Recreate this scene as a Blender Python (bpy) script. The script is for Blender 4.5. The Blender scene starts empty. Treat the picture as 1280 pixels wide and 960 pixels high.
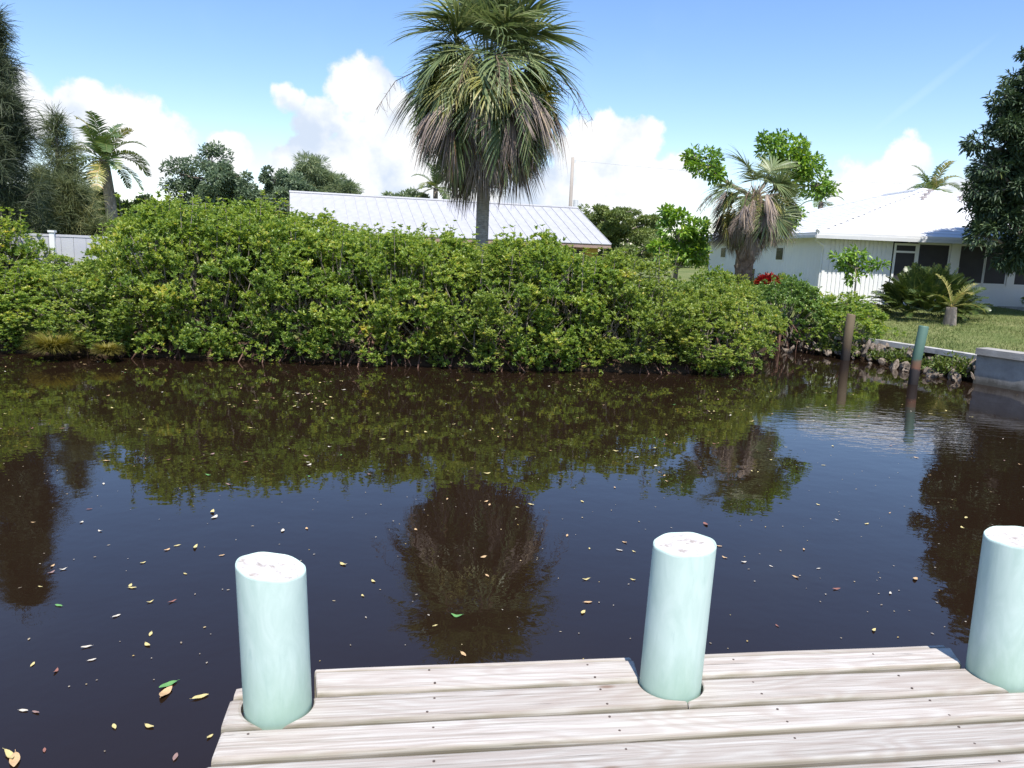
import bpy, math, random
import numpy as np
from mathutils import Vector, Matrix

rng = np.random.default_rng(7)
random.seed(7)
SC = bpy.context.scene
COL = SC.collection
rad = math.radians

# ------------------------------------------------------------------ camera
CAM_H = 2.45
cam = bpy.data.objects.new('camera', bpy.data.cameras.new('camera'))
COL.objects.link(cam)
cam.data.sensor_width = 36.0
cam.data.lens = 36.0 * 960.0 / 1280.0
cam.data.clip_start = 0.05
cam.data.clip_end = 5000
_P, _R = rad(10.04), rad(2.3)
_f = Vector((0, math.cos(_P), -math.sin(_P)))
_r0 = Vector((1, 0, 0))
_u0 = _r0.cross(_f)
_r = _r0 * math.cos(_R) + _u0 * math.sin(_R)
_u = _r.cross(_f)
cam.matrix_world = Matrix(((_r.x, _u.x, -_f.x, 0), (_r.y, _u.y, -_f.y, 0), (_r.z, _u.z, -_f.z, CAM_H), (0, 0, 0, 1)))
SC.camera = cam

# ------------------------------------------------------------------ light, sky, exposure
SUN_EL, SUN_AZ = rad(62), rad(168)            # azimuth clockwise from +Y: behind the viewer, a little to the right
SC.view_settings.view_transform = 'Standard'
SC.view_settings.look = 'None'
SC.view_settings.exposure = 0.58
SC.view_settings.gamma = 1.0
sun = bpy.data.objects.new('sun', bpy.data.lights.new('sun', 'SUN'))
COL.objects.link(sun)
sun.data.energy = 4.4
sun.data.angle = rad(0.53)
sun.data.color = (1.0, 0.955, 0.88)
_sd = Vector((math.sin(SUN_AZ) * math.cos(SUN_EL), math.cos(SUN_AZ) * math.cos(SUN_EL), math.sin(SUN_EL)))
sun.rotation_euler = _sd.to_track_quat('Z', 'Y').to_euler()
sun.location = (0, -10, 40)

world = bpy.data.worlds.new('World')
SC.world = world
world.use_nodes = True
SKY_STRENGTH = 0.145
# clouds as (azimuth, elevation, half width, half height) in degrees
CLOUDS = [(-11.4, 10.2, 2.6, 2.2), (-16.4, 9.4, 1.5, 1.2), (-14.2, 8.2, 2.2, 1.6), (-10, 6.8, 4.4, 3.2), (-13.5, 5, 4.4, 2.4),
          (-7, 5, 4.4, 3.4), (-2, 4.8, 4.5, 3.4), (-26.3, 6.4, 3.0, 2.5), (-24.2, 5.6, 2.1, 2.4), (-28.9, 7.8, 1.8, 1.6),
          (-20, 5.4, 1.6, 1.5), (-31.8, 7.5, 1.8, 2.0), (4.6, 6.2, 3.2, 3.4), (8.3, 7.3, 2.0, 2.4), (10.2, 5, 2.8, 2.2),
          (3, 3.5, 6.5, 3.2), (23.4, 5.2, 2.7, 1.7), (25.7, 6.0, 1.7, 2.1), (30, 4, 3, 1.5)]


def build_world():
    nt = world.node_tree
    nt.nodes.clear()
    N, L = nt.nodes, nt.links

    def sock(s, v):
        if v is None:
            return
        if isinstance(v, (int, float)):
            s.default_value = v
        else:
            L.new(v, s)

    def m(op, a, b=None, c=None, clamp=False):
        n = N.new('ShaderNodeMath')
        n.operation = op
        n.use_clamp = clamp
        sock(n.inputs[0], a); sock(n.inputs[1], b); sock(n.inputs[2], c)
        return n.outputs[0]

    def smooth(x, lo, hi):
        n = N.new('ShaderNodeMapRange')
        n.interpolation_type = 'SMOOTHSTEP'
        sock(n.inputs['Value'], x)
        n.inputs['From Min'].default_value = lo
        n.inputs['From Max'].default_value = hi
        return n.outputs['Result']
    out = N.new('ShaderNodeOutputWorld')
    sky = N.new('ShaderNodeTexSky')
    sky.sky_type = 'NISHITA'
    sky.sun_disc = False
    sky.sun_elevation = SUN_EL
    sky.sun_rotation = SUN_AZ
    sky.air_density = 1.0
    sky.dust_density = 0.25
    sky.ozone_density = 1.6
    bg1 = N.new('ShaderNodeBackground')
    bg1.inputs['Strength'].default_value = SKY_STRENGTH
    hs = N.new('ShaderNodeHueSaturation')
    hs.inputs['Saturation'].default_value = 1.18
    L.new(sky.outputs[0], hs.inputs['Color'])
    tint = N.new('ShaderNodeMix')
    tint.data_type = 'RGBA'
    tint.blend_type = 'MULTIPLY'
    tint.inputs[0].default_value = 1.0
    L.new(hs.outputs[0], tint.inputs[6])
    tint.inputs[7].default_value = (1.0, 0.935, 0.99, 1)
    L.new(tint.outputs[2], bg1.inputs['Color'])
    tc = N.new('ShaderNodeTexCoord')
    D = tc.outputs['Generated']
    sx = N.new('ShaderNodeSeparateXYZ')
    L.new(D, sx.inputs[0])
    az = m('MULTIPLY', m('ARCTAN2', sx.outputs[0], sx.outputs[1]), 180 / math.pi)
    el = m('MULTIPLY', m('ARCSINE', sx.outputs[2]), 180 / math.pi)

    def noise(scale, detail, rough, off=0.0):
        mp = N.new('ShaderNodeMapping')
        mp.inputs['Location'].default_value = (off, off * .7, off * .3)
        L.new(D, mp.inputs['Vector'])
        n = N.new('ShaderNodeTexNoise')
        n.inputs['Scale'].default_value = scale
        n.inputs['Detail'].default_value = detail
        n.inputs['Roughness'].default_value = rough
        L.new(mp.outputs[0], n.inputs['Vector'])
        return n.outputs['Fac']
    n_edge = noise(16, 9, 0.58)
    n_big = noise(5, 4, 0.5, 3.1)
    best = None
    for a, e, ra, re in CLOUDS:
        da = m('DIVIDE', m('SUBTRACT', az, a), ra)
        de = m('DIVIDE', m('SUBTRACT', el, e), re)
        d = m('SUBTRACT', 1.0, m('ADD', m('MULTIPLY', da, da), m('MULTIPLY', de, de)))
        best = d if best is None else m('SMOOTH_MAX', best, d, 0.25)
    # the same kind of cumulus goes on round the rest of the horizon
    away = smooth(m('ABSOLUTE', az), 33, 42)
    belt = m('SUBTRACT', 1.0, m('ABSOLUTE', m('DIVIDE', m('SUBTRACT', el, 6.0), 6.5)))
    other = m('SUBTRACT', m('ADD', m('MULTIPLY', belt, 0.8), m('MULTIPLY', m('SUBTRACT', n_big, 0.5), 5.0)), 0.35)
    other = m('SUBTRACT', other, m('MULTIPLY', m('SUBTRACT', 1.0, away), 6.0))
    best = m('MAXIMUM', m('MAXIMUM', best, other), -1.5)
    dens = m('ADD', best, m('MULTIPLY', m('SUBTRACT', n_edge, 0.5), 3.4))
    cover = smooth(dens, -0.10, 0.42)
    # thin streaks of high cloud
    da = m('SUBTRACT', az, 26.6); de = m('SUBTRACT', el, 10.9)
    c_, s_ = math.cos(rad(40)), math.sin(rad(40))
    p = m('ADD', m('MULTIPLY', da, c_), m('MULTIPLY', de, s_))
    q = m('SUBTRACT', m('MULTIPLY', de, c_), m('MULTIPLY', da, s_))
    streak = m('SUBTRACT', 1.0, m('ADD', m('POWER', m('ABSOLUTE', m('DIVIDE', p, 4.6)), 2.0), m('POWER', m('ABSOLUTE', m('DIVIDE', q, 0.33)), 2.0)), clamp=True)
    streak = m('MULTIPLY', streak, m('MULTIPLY', n_edge, 0.24))
    wisp = m('MULTIPLY', smooth(noise(3.2, 6, 0.6, 9.0), 0.5, 0.8), 0.10)
    low = m('MULTIPLY', smooth(el, 9, -1), 0.35)
    veil = m('MAXIMUM', m('MAXIMUM', streak, wisp), m('MULTIPLY', low, 0.62))
    # cloud brightness: white tops, faintly blue grey hollows
    n_in = noise(11, 6, 0.55, 5.5)
    shade = smooth(m('ADD', m('MULTIPLY', n_in, 1.0), m('MULTIPLY', dens, 0.05)), 0.34, 0.60)
    mixc = N.new('ShaderNodeMix')
    mixc.data_type = 'RGBA'
    L.new(shade, mixc.inputs[0])
    mixc.inputs[6].default_value = (0.47, 0.54, 0.65, 1)
    mixc.inputs[7].default_value = (0.74, 0.75, 0.76, 1)
    bg2 = N.new('ShaderNodeBackground')
    L.new(mixc.outputs[2], bg2.inputs['Color'])
    bg2.inputs['Strength'].default_value = 1.0
    bg3 = N.new('ShaderNodeBackground')
    bg3.inputs['Color'].default_value = (0.55, 0.70, 0.88, 1)
    bg3.inputs['Strength'].default_value = 1.0
    mx0 = N.new('ShaderNodeMixShader')
    L.new(veil, mx0.inputs[0]); L.new(bg1.outputs[0], mx0.inputs[1]); L.new(bg3.outputs[0], mx0.inputs[2])
    mx = N.new('ShaderNodeMixShader')
    L.new(cover, mx.inputs[0]); L.new(mx0.outputs[0], mx.inputs[1]); L.new(bg2.outputs[0], mx.inputs[2])
    L.new(mx.outputs[0], out.inputs['Surface'])


build_world()
SC.cycles.max_bounces = 8
SC.cycles.diffuse_bounces = 4
SC.cycles.glossy_bounces = 3
SC.cycles.transmission_bounces = 4
SC.cycles.transparent_max_bounces = 6
SC.cycles.caustics_reflective = False
SC.cycles.caustics_refractive = False
SC.cycles.use_denoising = True

# ------------------------------------------------------------------ materials


def new_mat(name):
    m = bpy.data.materials.new(name)
    m.use_nodes = True
    nt = m.node_tree
    return m, nt, nt.nodes['Principled BSDF']


def ramp_node(nt, cols, fac):
    r = nt.nodes.new('ShaderNodeValToRGB')
    el = r.color_ramp.elements
    while len(el) < len(cols):
        el.new(0.5)
    for i, c in enumerate(cols):
        pos, rgb = c if isinstance(c[1], (tuple, list)) else (i / (len(cols) - 1), c)
        el[i].position = pos
        el[i].color = (*rgb, 1)
    nt.links.new(fac, r.inputs[0])
    return r.outputs[0]


def noise_node(nt, scale, detail=4, rough=.55, stretch=(1, 1, 1), coord='Object', dist=0.0, rand=False):
    tc = nt.nodes.new('ShaderNodeTexCoord')
    mp = nt.nodes.new('ShaderNodeMapping')
    mp.inputs['Scale'].default_value = stretch
    nt.links.new(tc.outputs[coord], mp.inputs['Vector'])
    vec = mp.outputs[0]
    if rand:
        oi = nt.nodes.new('ShaderNodeObjectInfo')
        mm = nt.nodes.new('ShaderNodeMath'); mm.operation = 'MULTIPLY'; mm.inputs[1].default_value = 37.0
        nt.links.new(oi.outputs['Random'], mm.inputs[0])
        ad = nt.nodes.new('ShaderNodeVectorMath'); ad.operation = 'ADD'
        nt.links.new(vec, ad.inputs[0]); nt.links.new(mm.outputs[0], ad.inputs[1])
        vec = ad.outputs[0]
    n = nt.nodes.new('ShaderNodeTexNoise')
    n.inputs['Scale'].default_value = scale
    n.inputs['Detail'].default_value = detail
    n.inputs['Roughness'].default_value = rough
    n.inputs['Distortion'].default_value = dist
    nt.links.new(vec, n.inputs['Vector'])
    return n.outputs['Fac']


def add_bump(nt, bsdf, h, strength, dist):
    b = nt.nodes.new('ShaderNodeBump')
    b.inputs['Strength'].default_value = strength
    b.inputs['Distance'].default_value = dist
    nt.links.new(h, b.inputs['Height'])
    nt.links.new(b.outputs[0], bsdf.inputs['Normal'])


def pm(name, cols, scale=4.0, rough=.7, bump=0.0, bdist=.01, bscale=None, stretch=(1, 1, 1), spec=.4, detail=5, rand=False):
    m, nt, b = new_mat(name)
    b.inputs['Roughness'].default_value = rough
    b.inputs['Specular IOR Level'].default_value = spec
    if len(cols) == 1:
        b.inputs['Base Color'].default_value = (*cols[0], 1)
    else:
        f = noise_node(nt, scale, detail, .6, stretch, rand=rand)
        n = len(cols)
        pos = [.32 + .36 * i / (n - 1) for i in range(n)]
        nt.links.new(ramp_node(nt, [(p, c) for p, c in zip(pos, cols)], f), b.inputs['Base Color'])
    if bump:
        add_bump(nt, b, noise_node(nt, bscale or scale * 4, 6, .6, stretch, rand=rand), bump, bdist)
    return m


def leaf_mat(name, cols, rough=.42, trans=.25, spec=.45):
    m, nt, b = new_mat(name)
    at = nt.nodes.new('ShaderNodeAttribute')
    at.attribute_name = 'tint'
    c = ramp_node(nt, cols, at.outputs['Fac'])
    nt.links.new(c, b.inputs['Base Color'])
    b.inputs['Roughness'].default_value = rough
    b.inputs['Specular IOR Level'].default_value = spec
    if trans:
        t = nt.nodes.new('ShaderNodeBsdfTranslucent')
        hs = nt.nodes.new('ShaderNodeHueSaturation')
        hs.inputs['Value'].default_value = 1.5
        hs.inputs['Saturation'].default_value = 1.15
        hs.inputs['Hue'].default_value = .49
        nt.links.new(c, hs.inputs['Color'])
        nt.links.new(hs.outputs[0], t.inputs['Color'])
        mx = nt.nodes.new('ShaderNodeMixShader')
        mx.inputs[0].default_value = trans
        out = nt.nodes['Material Output']
        nt.links.new(b.outputs[0], mx.inputs[1])
        nt.links.new(t.outputs[0], mx.inputs[2])
        nt.links.new(mx.outputs[0], out.inputs['Surface'])
    return m


M = {}
M['mangrove'] = leaf_mat('mangrove_leaf', [(0, (0.094, 0.166, 0.040)), (.35, (0.197, 0.297, 0.065)), (.7, (0.339, 0.422, 0.093)), (.92, (0.505, 0.525, 0.131)), (.985, (0.660, 0.553, 0.170)), (1, (0.660, 0.594, 0.139))], .36, .40, .5)
M['mangrove_olive'] = leaf_mat('mangrove_leaf_olive', [(0, (0.098, 0.161, 0.040)), (.35, (0.202, 0.283, 0.065)), (.7, (0.333, 0.399, 0.093)), (.92, (0.456, 0.476, 0.131)), (.98, (0.586, 0.501, 0.170)), (1, (0.632, 0.540, 0.139))], .38, .40, .5)
M['mangrove_dark'] = leaf_mat('mangrove_leaf_dark', [(0, (0.083, 0.158, 0.047)), (.5, (0.176, 0.281, 0.070)), (.9, (0.328, 0.444, 0.104)), (1, (0.515, 0.515, 0.140))], .38, .25, .5)
M['needle_dark'] = leaf_mat('casuarina_needle_dark', [(0, (0.043, 0.061, 0.034)), (.6, (0.080, 0.102, 0.049)), (1, (0.145, 0.152, 0.065))], .6, .15)
M['broad_leaf'] = leaf_mat('broad_leaf', [(0, (0.084, 0.171, 0.043)), (.5, (0.200, 0.343, 0.059)), (.9, (0.397, 0.525, 0.087)), (1, (0.624, 0.600, 0.148))], .35, .3)
M['oak_leaf'] = leaf_mat('oak_leaf', [(0, (.090, .130, .080)), (.6, (.155, .215, .125)), (1, (.27, .32, .17))], .5, .3)
M['feather_leaf'] = leaf_mat('feathery_leaf', [(0, (.15, .20, .11)), (.6, (.24, .30, .16)), (1, (.36, .40, .22))], .6, .3)
M['umbrella_leaf'] = leaf_mat('umbrella_tree_leaf', [(0, (0.090, 0.134, 0.040)), (.6, (0.180, 0.234, 0.064)), (1, (0.324, 0.360, 0.108))], .5, .25)
M['needle'] = leaf_mat('casuarina_needle', [(0, (0.077, 0.104, 0.047)), (.6, (0.146, 0.173, 0.071)), (1, (0.275, 0.259, 0.095))], .6, .2)
M['dark_leaf'] = leaf_mat('dark_leaf', [(0, (0.039, 0.066, 0.036)), (.6, (0.066, 0.105, 0.049)), (.93, (0.105, 0.154, 0.059)), (1, (0.246, 0.298, 0.098))], .5, .10, .35)
M['sabal_green'] = leaf_mat('sabal_green', [(0, (0.104, 0.154, 0.065)), (.5, (0.180, 0.228, 0.091)), (1, (0.302, 0.311, 0.143))], .42, .2)
M['sabal_yellow'] = leaf_mat('sabal_yellow_green', [(0, (0.151, 0.173, 0.046)), (.5, (0.287, 0.281, 0.077)), (.85, (0.457, 0.390, 0.140)), (1, (0.607, 0.423, 0.188))], .45, .2)
M['sabal_dead'] = leaf_mat('sabal_dead', [(0, (0.149, 0.115, 0.103)), (.5, (0.253, 0.201, 0.178)), (.88, (0.345, 0.276, 0.230)), (1, (0.391, 0.218, 0.115))], .8, .1, .2)
M['sabal_dead_pale'] = leaf_mat('sabal_dead_pale', [(0, (.20, .16, .14)), (.5, (.33, .27, .235)), (1, (.44, .33, .22))], .8, .1, .2)
M['cycad'] = leaf_mat('cycad_leaf', [(0, (0.029, 0.055, 0.016)), (.6, (0.065, 0.098, 0.023)), (1, (0.169, 0.182, 0.039))], .38, .15)
M['young_palm'] = leaf_mat('young_palm_leaf', [(0, (.07, .12, .03)), (.5, (.17, .2, .05)), (1, (.34, .30, .10))], .45, .25)
M['coco'] = leaf_mat('coconut_leaf', [(0, (0.050, 0.101, 0.030)), (.6, (0.118, 0.168, 0.050)), (1, (0.269, 0.269, 0.101))], .4, .2)
M['red_leaf'] = leaf_mat('red_leaf', [(0, (.10, .012, .012)), (.5, (.32, .030, .022)), (1, (.48, .07, .04))], .4, .25)
M['grass_clump'] = leaf_mat('grass_clump', [(0, (0.135, 0.128, 0.026)), (.6, (0.225, 0.203, 0.045)), (1, (0.315, 0.270, 0.075))], .6, .35)
M['weed'] = leaf_mat('weed_leaf', [(0, (.06, .10, .02)), (.6, (.13, .18, .035)), (1, (.22, .24, .07))], .5, .25)
M['lawn_blade'] = leaf_mat('lawn_blade', [(0, (.09, .14, .035)), (.6, (.17, .205, .06)), (1, (.30, .29, .12))], .7, .2)
M['bark'] = pm('grey_bark', [(.13, .105, .085), (.24, .2, .165), (.32, .28, .24)], 6, .9, .6, .02, 25, (1, 1, .35))
M['palm_bark'] = pm('palm_bark', [(.20, .165, .14), (.30, .26, .225), (.38, .34, .30)], 9, .9, .7, .02, 18, (1, 1, 3.5))
M['boot_bark'] = pm('palm_boot_bark', [(.10, .065, .045), (.20, .13, .09), (.28, .2, .15)], 9, .9, .6, .02)
M['root'] = pm('mangrove_root', [(.06, .030, .022), (.12, .062, .045), (.19, .11, .08)], 12, .75, .3, .005)
M['white_paint'] = pm('white_paint', [(.78, .79, .80), (.83, .83, .83), (.85, .85, .84)], 1.2, .55, .12, .004, 30)
M['roof_white'] = pm('white_roof', [(.66, .66, .67), (.74, .74, .745)], .5, .6, .25, .01, 14, (1, 1, 3))
M['metal_roof'] = pm('galvanised_roof', [(.37, .37, .39), (.42, .42, .435), (.45, .45, .46)], 2.2, .55, .06, .003, 12)
M['soffit'] = pm('soffit', [(.7, .7, .69)], 1)
M['gutter'] = pm('gutter', [(.6, .61, .62), (.66, .66, .66)], 3, .4)
M['yellow_wall'] = pm('yellow_stucco', [(.58, .40, .10), (.64, .46, .14)], 5, .85, .2, .004, 60)
M['brown_trim'] = pm('brown_trim', [(.30, .20, .17), (.38, .27, .23)], 4, .7)
M['dark_glass'] = pm('dark_screen', [(.012, .012, .017), (.022, .022, .028)], .8, .22, 0, spec=.5)
M['screen'] = pm('screen_mesh', [(.030, .028, .036), (.05, .048, .055)], 1.1, .6)
M['concrete'] = pm('concrete', [(.30, .29, .28), (.40, .39, .38), (.47, .46, .44)], 3.2, .85, .35, .008, 45)
M['concrete_pale'] = pm('pale_concrete', [(.30, .28, .25), (.46, .44, .41), (.55, .53, .50)], 5, .85, .3, .006, 45)
M['fence_panel'] = pm('vinyl_fence', [(.46, .46, .52), (.54, .54, .58)], 1.5, .5)
def make_seawall_mat():
    m, nt, b = new_mat('seawall_concrete')
    base = ramp_node(nt, [(.3, (.25, .235, .215)), (.5, (.335, .315, .285)), (.7, (.41, .39, .36))], noise_node(nt, 3.0, 7, .65))
    tc = nt.nodes.new('ShaderNodeTexCoord'); sp = nt.nodes.new('ShaderNodeSeparateXYZ')
    nt.links.new(tc.outputs['Object'], sp.inputs[0])
    a = nt.nodes.new('ShaderNodeMath'); a.operation = 'MULTIPLY_ADD'
    nt.links.new(noise_node(nt, 5, 6, .7, (1, 1, .4)), a.inputs[0]); a.inputs[1].default_value = .35; nt.links.new(sp.outputs[2], a.inputs[2])
    f = nt.nodes.new('ShaderNodeMapRange'); f.inputs['From Min'].default_value = .22; f.inputs['From Max'].default_value = .42
    f.inputs['To Min'].default_value = .85; f.inputs['To Max'].default_value = 0
    nt.links.new(a.outputs[0], f.inputs['Value'])
    mx = nt.nodes.new('ShaderNodeMix'); mx.data_type = 'RGBA'
    nt.links.new(f.outputs[0], mx.inputs[0]); nt.links.new(base, mx.inputs[6]); mx.inputs[7].default_value = (.07, .062, .045, 1)
    nt.links.new(mx.outputs[2], b.inputs['Base Color'])
    b.inputs['Roughness'].default_value = .85
    add_bump(nt, b, noise_node(nt, 40, 6, .6), .4, .01)
    return m


M['seawall'] = make_seawall_mat()
M['rock'] = pm('riprap_rock', [(.10, .075, .055), (.21, .165, .125), (.36, .30, .25)], 3.5, .9, .6, .03, 14, rand=True)
M['post_wood'] = pm('post_wood', [(.14, .11, .07), (.24, .19, .12), (.33, .28, .18)], 8, .85, .5, .01, 20, (1, 1, .15))
M['pole_wood'] = pm('pole_wood', [(.30, .26, .23), (.40, .36, .32)], 8, .9, .2, .01, 20, (1, 1, .1))
M['wire'] = pm('wire', [(.45, .45, .46)], 1, .6)
M['lamp'] = pm('lamp_housing', [(.72, .72, .70)], 1, .4)
M['vent_metal'] = pm('vent_metal', [(.34, .30, .30), (.42, .38, .37)], 5, .5)


def make_post_green():
    m, nt, b = new_mat('green_post_paint')
    tc = nt.nodes.new('ShaderNodeTexCoord')
    sp = nt.nodes.new('ShaderNodeSeparateXYZ')
    nt.links.new(tc.outputs['Object'], sp.inputs[0])
    n = noise_node(nt, 9, 5, .6)
    a = nt.nodes.new('ShaderNodeMath'); a.operation = 'MULTIPLY_ADD'
    nt.links.new(n, a.inputs[0]); a.inputs[1].default_value = .25
    nt.links.new(sp.outputs[2], a.inputs[2])
    c = ramp_node(nt, [(0, (.035, .03, .028)), (.42, (.05, .04, .038)), (.47, (.22, .10, .06)), (.60, (.16, .10, .06)), (.68, (.065, .125, .095)), (1, (.09, .17, .13))], a.outputs[0])
    nt.links.new(c, b.inputs['Base Color'])
    b.inputs['Roughness'].default_value = .6
    add_bump(nt, b, noise_node(nt, 30, 4), .3, .006)
    return m


M['post_green'] = make_post_green()


def make_wet_post():
    m, nt, b = new_mat('post_wood_waterline')
    tc = nt.nodes.new('ShaderNodeTexCoord')
    sp = nt.nodes.new('ShaderNodeSeparateXYZ')
    nt.links.new(tc.outputs['Object'], sp.inputs[0])
    n = noise_node(nt, 10, 5, .6, (1, 1, .2))
    a = nt.nodes.new('ShaderNodeMath'); a.operation = 'MULTIPLY_ADD'
    nt.links.new(n, a.inputs[0]); a.inputs[1].default_value = .35
    nt.links.new(sp.outputs[2], a.inputs[2])
    c = ramp_node(nt, [(0, (.03, .026, .024)), (.40, (.045, .036, .03)), (.50, (.075, .052, .032)), (.75, (.115, .085, .05)), (1, (.14, .105, .06))], a.outputs[0])
    nt.links.new(c, b.inputs['Base Color'])
    b.inputs['Roughness'].default_value = .8
    add_bump(nt, b, noise_node(nt, 20, 5, .6, (1, 1, .12)), .5, .01)
    return m


M['post_wet'] = make_wet_post()


def make_plank_mat():
    m, nt, b = new_mat('weathered_plank')
    N, L = nt.nodes, nt.links
    grain = noise_node(nt, 84, 10, .72, (.020, 1, 1), dist=.25, rand=True)
    broad = noise_node(nt, 3.2, 4, .6, (.35, 1.6, 1), rand=True)
    tc = N.new('ShaderNodeTexCoord'); oi = N.new('ShaderNodeObjectInfo')
    mp = N.new('ShaderNodeMapping'); mp.inputs['Scale'].default_value = (.22, 1, 1)
    L.new(tc.outputs['Object'], mp.inputs['Vector'])
    ad = N.new('ShaderNodeVectorMath'); ad.operation = 'ADD'
    mm = N.new('ShaderNodeMath'); mm.operation = 'MULTIPLY'; mm.inputs[1].default_value = 11.3
    L.new(oi.outputs['Random'], mm.inputs[0]); L.new(mp.outputs[0], ad.inputs[0]); L.new(mm.outputs[0], ad.inputs[1])
    # growth rings: noise level lines drawn out along the board
    nz = N.new('ShaderNodeTexNoise'); nz.inputs['Scale'].default_value = 5.0; nz.inputs['Detail'].default_value = 2; nz.inputs['Roughness'].default_value = .4
    L.new(ad.outputs[0], nz.inputs['Vector'])
    k = N.new('ShaderNodeMath'); k.operation = 'MULTIPLY'; k.inputs[1].default_value = 95.0
    L.new(nz.outputs['Fac'], k.inputs[0])
    s = N.new('ShaderNodeMath'); s.operation = 'SINE'
    L.new(k.outputs[0], s.inputs[0])
    rings = N.new('ShaderNodeMath'); rings.operation = 'MULTIPLY_ADD'; rings.inputs[1].default_value = .5; rings.inputs[2].default_value = .5
    L.new(s.outputs[0], rings.inputs[0])
    # knots
    vo = N.new('ShaderNodeTexVoronoi'); vo.inputs['Scale'].default_value = 2.1
    mp2 = N.new('ShaderNodeMapping'); mp2.inputs['Scale'].default_value = (.8, 2.2, .2)
    L.new(tc.outputs['Object'], mp2.inputs['Vector'])
    ad2 = N.new('ShaderNodeVectorMath'); ad2.operation = 'ADD'
    L.new(mp2.outputs[0], ad2.inputs[0]); L.new(mm.outputs[0], ad2.inputs[1])
    L.new(ad2.outputs[0], vo.inputs['Vector'])
    knot = N.new('ShaderNodeMapRange'); knot.inputs['From Min'].default_value = .035; knot.inputs['From Max'].default_value = .075
    knot.inputs['To Min'].default_value = 1; knot.inputs['To Max'].default_value = 0
    L.new(vo.outputs['Distance'], knot.inputs['Value'])
    # cracks: thin dark lines along the grain
    cr = noise_node(nt, 17, 6, .6, (.05, 1.9, 1), dist=.3, rand=True)
    crack = N.new('ShaderNodeMapRange'); crack.inputs['From Min'].default_value = .655; crack.inputs['From Max'].default_value = .69
    L.new(cr, crack.inputs['Value'])
    base = ramp_node(nt, [(.30, (.17, .145, .120)), (.41, (.37, .33, .29)), (.52, (.50, .465, .425)), (.68, (.60, .575, .535))], grain)

    def mix(fac, a, col, amt):
        f = N.new('ShaderNodeMath'); f.operation = 'MULTIPLY'; f.inputs[1].default_value = amt
        L.new(fac, f.inputs[0])
        mx = N.new('ShaderNodeMix'); mx.data_type = 'RGBA'
        L.new(f.outputs[0], mx.inputs[0]); L.new(a, mx.inputs[6]); mx.inputs[7].default_value = (*col, 1)
        return mx.outputs[2]
    bl = N.new('ShaderNodeMapRange'); bl.inputs['From Min'].default_value = .48; bl.inputs['From Max'].default_value = .75
    L.new(broad, bl.inputs['Value'])
    c = mix(bl.outputs[0], base, (.37, .305, .26), .55)
    c = mix(rings.outputs[0], c, (.36, .29, .25), .42)
    c = mix(crack.outputs[0], c, (.11, .09, .08), .9)
    c = mix(knot.outputs[0], c, (.20, .12, .08), .75)
    at = N.new('ShaderNodeAttribute'); at.attribute_name = 'edge'
    c = mix(at.outputs['Fac'], c, (.19, .17, .11), .8)
    # each board has its own tone
    tone = N.new('ShaderNodeHueSaturation')
    tv = N.new('ShaderNodeMapRange'); tv.inputs['To Min'].default_value = .84; tv.inputs['To Max'].default_value = 1.06
    L.new(oi.outputs['Random'], tv.inputs['Value']); L.new(tv.outputs[0], tone.inputs['Value'])
    L.new(c, tone.inputs['Color'])
    L.new(tone.outputs[0], b.inputs['Base Color'])
    b.inputs['Roughness'].default_value = .85
    b.inputs['Specular IOR Level'].default_value = .25
    h = N.new('ShaderNodeMath'); h.operation = 'SUBTRACT'
    L.new(grain, h.inputs[0]); L.new(crack.outputs[0], h.inputs[1])
    add_bump(nt, b, h.outputs[0], .5, .004)
    return m


M['plank'] = make_plank_mat()


def make_wrap_mat():
    m, nt, b = new_mat('mint_piling_wrap')
    N, L = nt.nodes, nt.links
    swirl = noise_node(nt, 13, 6, .65, (1, 1, .28), dist=1.6, rand=True)
    c = ramp_node(nt, [(.28, (.43, .565, .515)), (.5, (.49, .62, .57)), (.72, (.55, .67, .625))], swirl)
    sc_ = noise_node(nt, 34, 6, .6, (.5, .5, .08), dist=2.2, rand=True)
    f = N.new('ShaderNodeMapRange'); f.inputs['From Min'].default_value = .62; f.inputs['From Max'].default_value = .72
    L.new(sc_, f.inputs['Value'])
    fm = N.new('ShaderNodeMath'); fm.operation = 'MULTIPLY'; fm.inputs[1].default_value = .5
    L.new(f.outputs[0], fm.inputs[0])
    mx = N.new('ShaderNodeMix'); mx.data_type = 'RGBA'
    L.new(fm.outputs[0], mx.inputs[0]); L.new(c, mx.inputs[6]); mx.inputs[7].default_value = (.36, .50, .47, 1)
    # algae and dirt left by splashes low on the wrap
    tc = N.new('ShaderNodeTexCoord'); sp = N.new('ShaderNodeSeparateXYZ'); L.new(tc.outputs['Object'], sp.inputs[0])
    dn = noise_node(nt, 7, 6, .7, (1, 1, .35), rand=True)
    hz = N.new('ShaderNodeMath'); hz.operation = 'MULTIPLY_ADD'; L.new(dn, hz.inputs[0]); hz.inputs[1].default_value = -.35; L.new(sp.outputs[2], hz.inputs[2])
    al = N.new('ShaderNodeMapRange'); al.inputs['From Min'].default_value = .68; al.inputs['From Max'].default_value = .90
    al.inputs['To Min'].default_value = .75; al.inputs['To Max'].default_value = 0
    L.new(hz.outputs[0], al.inputs['Value'])
    mg = N.new('ShaderNodeMix'); mg.data_type = 'RGBA'
    L.new(al.outputs[0], mg.inputs[0]); L.new(mx.outputs[2], mg.inputs[6]); mg.inputs[7].default_value = (.30, .44, .34, 1)
    L.new(mg.outputs[2], b.inputs['Base Color'])
    b.inputs['Roughness'].default_value = .5
    b.inputs['Specular IOR Level'].default_value = .35
    add_bump(nt, b, swirl, .15, .003)
    return m


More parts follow.
